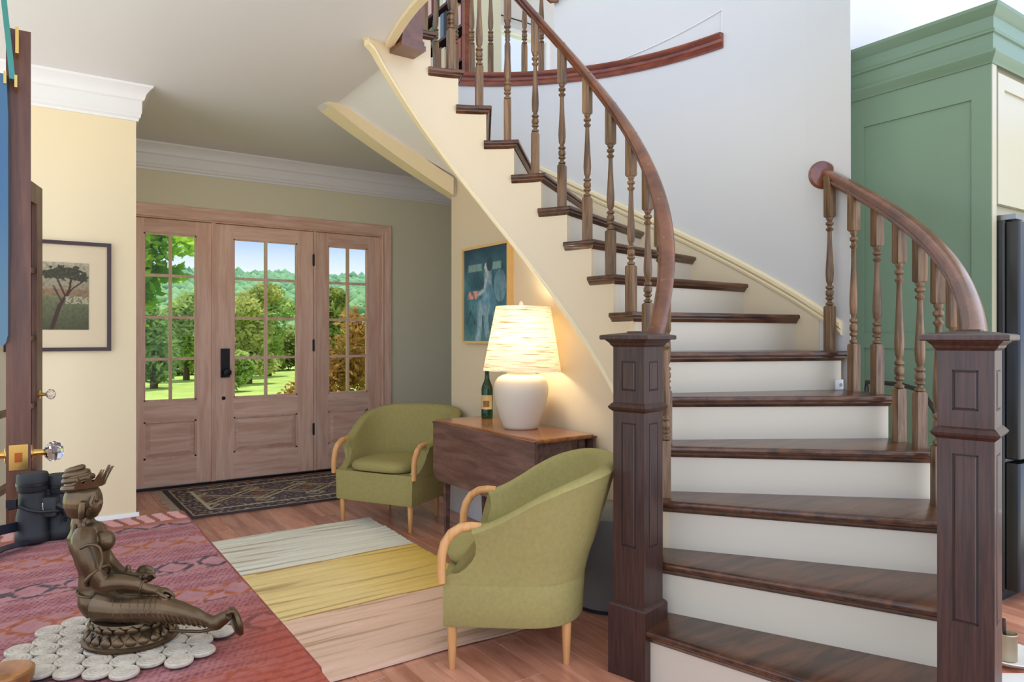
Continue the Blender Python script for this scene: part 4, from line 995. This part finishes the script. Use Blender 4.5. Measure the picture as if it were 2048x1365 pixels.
# bent dark rail behind the balusters
cv = thing('curved_rail', 'dark bent wood rail standing between the stair balusters and green cabinet', 'rail')
pts = [at_Z(1733, 765, 3.68), at_Z(1760, 766, 3.62), at_Z(1800, 769, 3.53), at_Z(1830, 778, 3.44), at_Z(1852, 795, 3.35), at_Z(1868, 820, 3.27), at_Z(1878, 850, 3.2)]
f0 = pts[0].copy(); f0.z = 0; f1 = pts[-1].copy(); f1.z = 0
MB().tube([f0, pts[0]+Vector((0, 0, -.03))]+pts+[f1], .011, 10).build('rail_body', paint('dark_bent', (40, 26, 22), .3), cv, smooth=60)
tag(cv)
# pet dishes by the newel
c0 = at_z(2016, 1322); pd = thing('white_dish', 'white oval dish on the floor beside the right newel', 'dish', (c0.x, c0.y, 0))
MB().lathe([(0, .002), (.07, .002), (.095, .012), (.115, .028), (.119, .03), (.117, .033), (.098, .02), (.07, .010), (0, .010)], seg=36).build('dish_body', paint('white_glaze', (232, 228, 218), .3), pd, smooth=50)
cn = thing('metal_can', 'open metal can standing in the white oval dish', 'can', (c0.x-.015, c0.y, .012))
MB().lathe([(0, 0), (.036, 0), (.037, .003), (.036, .006), (.036, .095), (.038, .098), (.036, .101), (.034, .098), (.034, .01), (0, .008)], seg=28).build('can_body', paint('tin', (176, 160, 136), .35, metal=.8), cn, smooth=50)
sp_ = thing('scoop', 'scoop with dark handle leaning in the metal can', 'scoop', (c0.x-.015, c0.y, .02))
MB().tube([(0, 0, .0), (-.012, 0, .08), (-.03, 0, .15)], [.006, .006, .009], 10).build('handle', paint('scoop_dark', (60, 44, 40), .4), sp_)
c1 = at_z(2040, 1380); tr_ = thing('white_tray', 'white plastic tray at the foot of the right newel', 'tray', (c1.x, c1.y, 0), -TH)
m = rbox(-.09, .14, -.12, .09, 0, .022, .03, 5); m.build('tray_body', paint('white_plastic', (228, 226, 220), .4), tr_)
# small sensor on tread 5
s0 = ang(6); sp5 = lp_(1.845, s0, .052)
sn = thing('motion_sensor', 'small white sensor box standing on a stair tread', 'sensor', (sp5[0], sp5[1], 5*RISE), s0)
rbox(-.02, .02, -.010, .010, 0, .052, .004).build('case', paint('sensor_white', (240, 240, 238), .4), sn)
MB().lathe([(.006, 0), (.0085, .001), (.0085, .0025), (.006, .003)], M=Matrix.Translation((.002, -.010, .026)) @ Matrix.Rotation(pi/2, 4, 'X'), seg=18).build('button_ring', paint('sensor_grey', (170, 170, 168), .4), sn)

# ================================================================== UPPER HALL
bk = thing('bookcase', 'dark bookcase full of books in the upper hall behind the stair', 'bookcase', (0, 0, 0))
DK = wood('dark_shelf', (40, 24, 20), (66, 40, 32), (20, 2, 20), .4)
BX0, BX1, BY0, BY1 = 2.92, 3.22, 4.99, 5.95
shz = [UPZ, 3.52, 3.80, 4.08, 4.36, 4.66, 5.0]
for z in shz: bx('shelf', DK, bk, BX0, BX1, BY0, BY1, z, z+.025, smooth=0)
bx('upright', TRIMRED, bk, BX0-.01, BX0+.045, BY0-.045, BY0, UPZ, 5.1, smooth=0); bx('upright', DK, bk, BX0, BX1, BY1, BY1+.03, UPZ, 5.1, smooth=0)
bx('back', DK, bk, BX1, BX1+.02, BY0, BY1, UPZ, 5.1, smooth=0)
bcol = {'orange': (226, 110, 34), 'dark red': (140, 44, 36), 'grey': (110, 116, 120), 'cream': (206, 192, 164), 'brown': (120, 80, 58), 'teal': (52, 92, 98), 'navy blue': (40, 52, 88), 'white': (224, 222, 214), 'black': (34, 32, 32), 'olive green': (110, 112, 62), 'brick red': (176, 82, 60), 'yellow': (214, 178, 70), 'tan': (176, 142, 100), 'slate blue': (92, 112, 136), 'maroon': (96, 32, 40), 'pale pink': (214, 174, 164)}
for z, sn_ in ((shz[1], 'lowest'), (shz[2], 'middle'), (shz[3], 'highest')):
    y = BY0+.012; cs = list(bcol); random.shuffle(cs)
    for c in cs:
        w = random.choice((.044, .05, .056, .062)); h = random.uniform(.17, .225)
        if y+w > BY1-.01: break
        b = MB(); b.box(0, .18, 0, w-.002, 0, h); o = b.build('book', paint('book_'+c, bcol[c], .6), None, smooth=0)
        o.location = (BX0+.02, y, z+.0255); y += w
        tag(o, c+' book spine on the '+sn_+' filled shelf of the upper hall bookcase', 'book', 'books in the upper hall bookcase')
struct(bx('wall_upper_hall', ENTRY, None, BX0+.05, BX1+.04, BY0-.045, BY0-.005, UPZ, TOPZ, smooth=0), 'short cream wall beside the upper hall bookcase')
sw = at_y(946, 52, BY0-.045)
tag(bx('switch_plate', CREAM, None, sw.x-.035, sw.x+.035, BY0-.053, BY0-.045, sw.z-.06, sw.z+.06, smooth=0), 'cream light switch plate on the upper hall wall', 'switch')
ca = at_y(985, 4, DOORY-.05); cb_ = at_y(1048, 30, DOORY-.05)
rod = thing('curtain_rod', 'thin black curtain rod above the upper hall window', 'curtain rod')
MB().tube([(4.05, DOORY-.06, 4.70), (4.95, DOORY-.06, 4.70)], .007, 8).build('rod', BLACKM, rod)
for x in (4.1, 4.9): MB().tube([(x, DOORY, 4.69), (x, DOORY-.06, 4.70)], .005, 8).build('bracket', BLACKM, rod)

# ================================================================== OUTDOORS
def gz(x, y):
    d = max(0, y-7); h = -.25-.004*d
    if d > 22: h = -.34-.03*(d-22)
    if d > 60: h += (d-60)*.175*min(1, (d-60)/50)
    return h+.5*nz(x*.03, y*.03)*min(1, d/20)
GRASS = paint('lawn_green', (176, 204, 96), .9, var=.35, vscale=1.5)
m = MB(); xs = [-90+6*i for i in range(46)]; ysg = [6.6, 8, 10, 13, 16, 20, 24, 29, 35, 42, 50, 60, 72, 85, 100, 120, 140, 160, 180]
for y in ysg:
    for x in xs: m.v.append((x, y, gz(x, y)))
nx = len(xs)
for j in range(len(ysg)-1):
    for i in range(nx-1): a = j*nx+i; m.f.append((a, a+1, a+nx+1, a+nx))
struct(m.build('ground_outside', GRASS), 'green lawn and hillside outside the doors')
def leaf_mat(name, c1, c2):
    if name in MATS: return MATS[name]
    m_, nt, bs = new_mat(name); N = nt.nodes; Lk = nt.links
    gi = N.new('ShaderNodeTexCoord'); n = N.new('ShaderNodeTexNoise'); n.inputs['Scale'].default_value = 2.2; n.inputs['Detail'].default_value = 6
    Lk.new(gi.outputs['Object'], n.inputs['Vector']); rp = N.new('ShaderNodeValToRGB'); rp.color_ramp.elements[0].position = .35; rp.color_ramp.elements[1].position = .65
    rp.color_ramp.elements[0].color = lin(c1); rp.color_ramp.elements[1].color = lin(c2); Lk.new(n.outputs['Fac'], rp.inputs[0])
    df = N.new('ShaderNodeBsdfDiffuse'); tl = N.new('ShaderNodeBsdfTranslucent'); mx = N.new('ShaderNodeMixShader'); mx.inputs[0].default_value = .4
    Lk.new(rp.outputs[0], df.inputs[0]); Lk.new(rp.outputs[0], tl.inputs[0]); Lk.new(df.outputs[0], mx.inputs[1]); Lk.new(tl.outputs[0], mx.inputs[2]); Lk.new(mx.outputs[0], N['Material Output'].inputs[0])
    MATS[name] = m_; return m_
def leaves(m, c, rad, n, size, rnd, shell=.55):
    for _ in range(n):
        u = Vector((rnd.gauss(0, 1), rnd.gauss(0, 1), rnd.gauss(0, 1))).normalized(); rr = shell+(1-shell)*rnd.random()
        p = Vector(c)+Vector((u.x*rad[0], u.y*rad[1], u.z*rad[2]))*rr
        d1_ = Vector((rnd.gauss(0, 1), rnd.gauss(0, 1), rnd.gauss(0, .7))).normalized(); d2_ = d1_.cross(Vector((rnd.gauss(0, 1), rnd.gauss(0, 1), rnd.gauss(0, 1)))).normalized()
        s = size*(.6+.8*rnd.random())
        m.add([p-d1_*s, p+d2_*s*.45, p+d1_*s, p-d2_*s*.45], [(0, 1, 2, 3)])
def tree(x, y, h, w, label, mat, leafn=1800, size=.16, seed=0, trunk=True):
    rnd = random.Random(seed); z = gz(x, y); t = thing('tree', label, 'tree', (x, y, z), 0, 'trees beyond the lawn')
    m = MB(); k = 9
    for i in range(k):
        a = rnd.random()*6.28; rr = w*.5*rnd.random(); zc = h*(.18+.68*i/k); rad = w*(.55-.28*abs(i/k-.35))
        leaves(m, (rr*cos(a), rr*sin(a), zc), (rad, rad, rad*.75), leafn//k, size, rnd)
    m.build('crown', mat, t, smooth=0)
    if trunk: MB().tube([(0, 0, -.2), (.05, 0, h*.4), (.1, .05, h*.75)], [.12, .09, .04], 8).build('trunk', paint('bark', (96, 80, 62), .9), t)
    return t
G1 = leaf_mat('leaf_fresh', (136, 166, 82), (200, 220, 132)); G2 = leaf_mat('leaf_mid', (112, 150, 88), (172, 200, 124)); G3 = leaf_mat('leaf_pale', (156, 172, 92), (214, 216, 138)); G5 = leaf_mat('leaf_olive', (110, 132, 60), (176, 184, 104)); G4 = leaf_mat('leaf_orange', (146, 104, 58), (208, 168, 102))
# forested hillside: canopy blobs as one object
fm = MB(); rnd = random.Random(3); fcol = []
import bmesh as _bm
b0 = _bm.new(); _bm.ops.create_icosphere(b0, subdivisions=1, radius=1); iv = [v.co.copy() for v in b0.verts]; ifc = [tuple(v.index for v in f.verts) for f in b0.faces]; b0.free()
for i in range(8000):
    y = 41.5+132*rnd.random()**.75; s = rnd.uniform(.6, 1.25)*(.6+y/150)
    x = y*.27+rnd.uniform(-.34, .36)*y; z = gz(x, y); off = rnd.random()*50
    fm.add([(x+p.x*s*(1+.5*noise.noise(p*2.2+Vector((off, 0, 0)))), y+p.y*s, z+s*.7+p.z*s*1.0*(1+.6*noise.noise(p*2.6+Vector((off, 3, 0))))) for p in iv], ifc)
    far = min(1, (y-34)/110); c = mixc(mixc((112, 150, 66), (152, 176, 92), rnd.random()), mixc((92, 142, 104), (122, 166, 122), rnd.random()), far); fcol += [lin(c)]*len(iv)  # blobs turn bluer with distance: haze put into the colour
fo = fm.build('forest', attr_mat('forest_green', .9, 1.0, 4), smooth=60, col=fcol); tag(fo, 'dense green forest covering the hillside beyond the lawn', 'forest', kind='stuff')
tn = ['pale yellow-green feathery tree at the lawn edge', 'rounded olive tree beside the pale feathery tree', 'deep green tree across the lawn from the leafy tree', 'fresh green tree behind the low green bushes', 'bright green bushy tree behind the orange shrub', 'dark green tree behind the orange shrub', 'slim fresh green tree between taller bushy trees', 'low fresh green bush at the lawn edge', 'wide green tree near the forest foot', 'small light green tree near the forest foot', 'mid-green tree standing far behind the orange shrub', 'low deep green bush beside the lawn']
tl_ = [(5.9, 24, 3.8, 1.3, G3), (8.7, 24, 3.6, 1.3, G5), (3.1, 24, 3.2, 1.3, G2), (4.6, 27.5, 3.6, 1.4, G1), (11.6, 24.5, 3.9, 1.4, G1), (10.4, 28, 3.8, 1.4, G2), (7.5, 27.5, 4.0, 1.3, G1), (4.6, 20.8, 1.3, .7, G1), (7.0, 36.4, 4.8, 1.7, G1), (3.6, 36, 4.2, 1.2, G3), (13.6, 28.5, 4.0, 1.6, G2), (1.3, 21, 1.9, .9, G2)]
for i, (x, y, h, w, mt_) in enumerate(tl_): tree(x, y, h, w, tn[i], mt_, 4000, .10, i+20)
tk = MB(); rnd = random.Random(31)
for i in range(46):
    x = .5+.36*i+rnd.uniform(-.2, .2); h_ = rnd.uniform(1.5, 2.5); leaves(tk, (x, 32+rnd.uniform(-.5, .5), gz(x, 32)+h_*.48), (.75, .7, h_*.55), 420, .12, rnd, .35)
tag(tk.build('thicket', G5, smooth=0), 'dense pale green thicket behind the trees of the lawn edge', 'thicket', kind='stuff')
# overhanging branch with lemon-like fruit near the left sidelight
nb = thing('leafy_tree', 'leafy tree with hanging branches close outside the left sidelight', 'tree', (-.4, 9.3, gz(-.4, 9.3)))
m = MB(); rnd = random.Random(5)
for c, r, n_ in (((1.50, 0, 2.78), (.34, .4, .28), 420), ((1.45, 0, 2.40), (.30, .4, .30), 420), ((1.85, 0, 2.62), (.30, .3, .16), 150), ((1.42, .1, 2.02), (.28, .4, .26), 300), ((1.80, 0, 2.25), (.22, .3, .12), 90), ((1.34, 0, 1.66), (.20, .3, .20), 130), ((1.0, 0, 2.5), (.5, .6, .7), 700), ((.4, 0, 2.9), (.8, .8, .8), 600)):
    leaves(m, c, r, n_, .075, rnd, .3)
m.build('foliage', leaf_mat('leaf_lush', (96, 160, 34), (196, 230, 88)), nb, smooth=0)
MB().tube([(.1, .1, 0), (.15, .1, 1.6), (.4, 0, 2.4), (.9, 0, 2.75), (1.7, 0, 2.8)], [.10, .08, .06, .035, .012], 8).build('trunk', paint('bark', (96, 80, 62), .9), nb)
# rust coloured shrub
sh_ = thing('orange_shrub', 'rust-orange leafy shrub outside the right sidelight', 'shrub', (3.62, 9.4, gz(3.62, 9.4)))
m = MB(); rnd = random.Random(9)
for c, r, n_ in (((0, 0, 1.0), (.5, .5, .55), 1300), ((-.40, -.1, .75), (.42, .4, .4), 800), ((.4, .1, 1.1), (.5, .5, .6), 1000), ((.12, 0, 1.62), (.30, .3, .32), 360), ((-.72, -.1, .62), (.32, .3, .3), 420)): leaves(m, c, r, n_, .05, rnd, .2)
m.build('foliage', G4, sh_, smooth=0)
m = MB()
for k in range(9): a = k*.7; m.tube([(0, 0, 0), (.25*cos(a), .2*sin(a), .5), (.45*cos(a), .3*sin(a), 1.1)], [.015, .01, .004], 5)
m.build('stems', paint('bark', (96, 80, 62), .9), sh_)
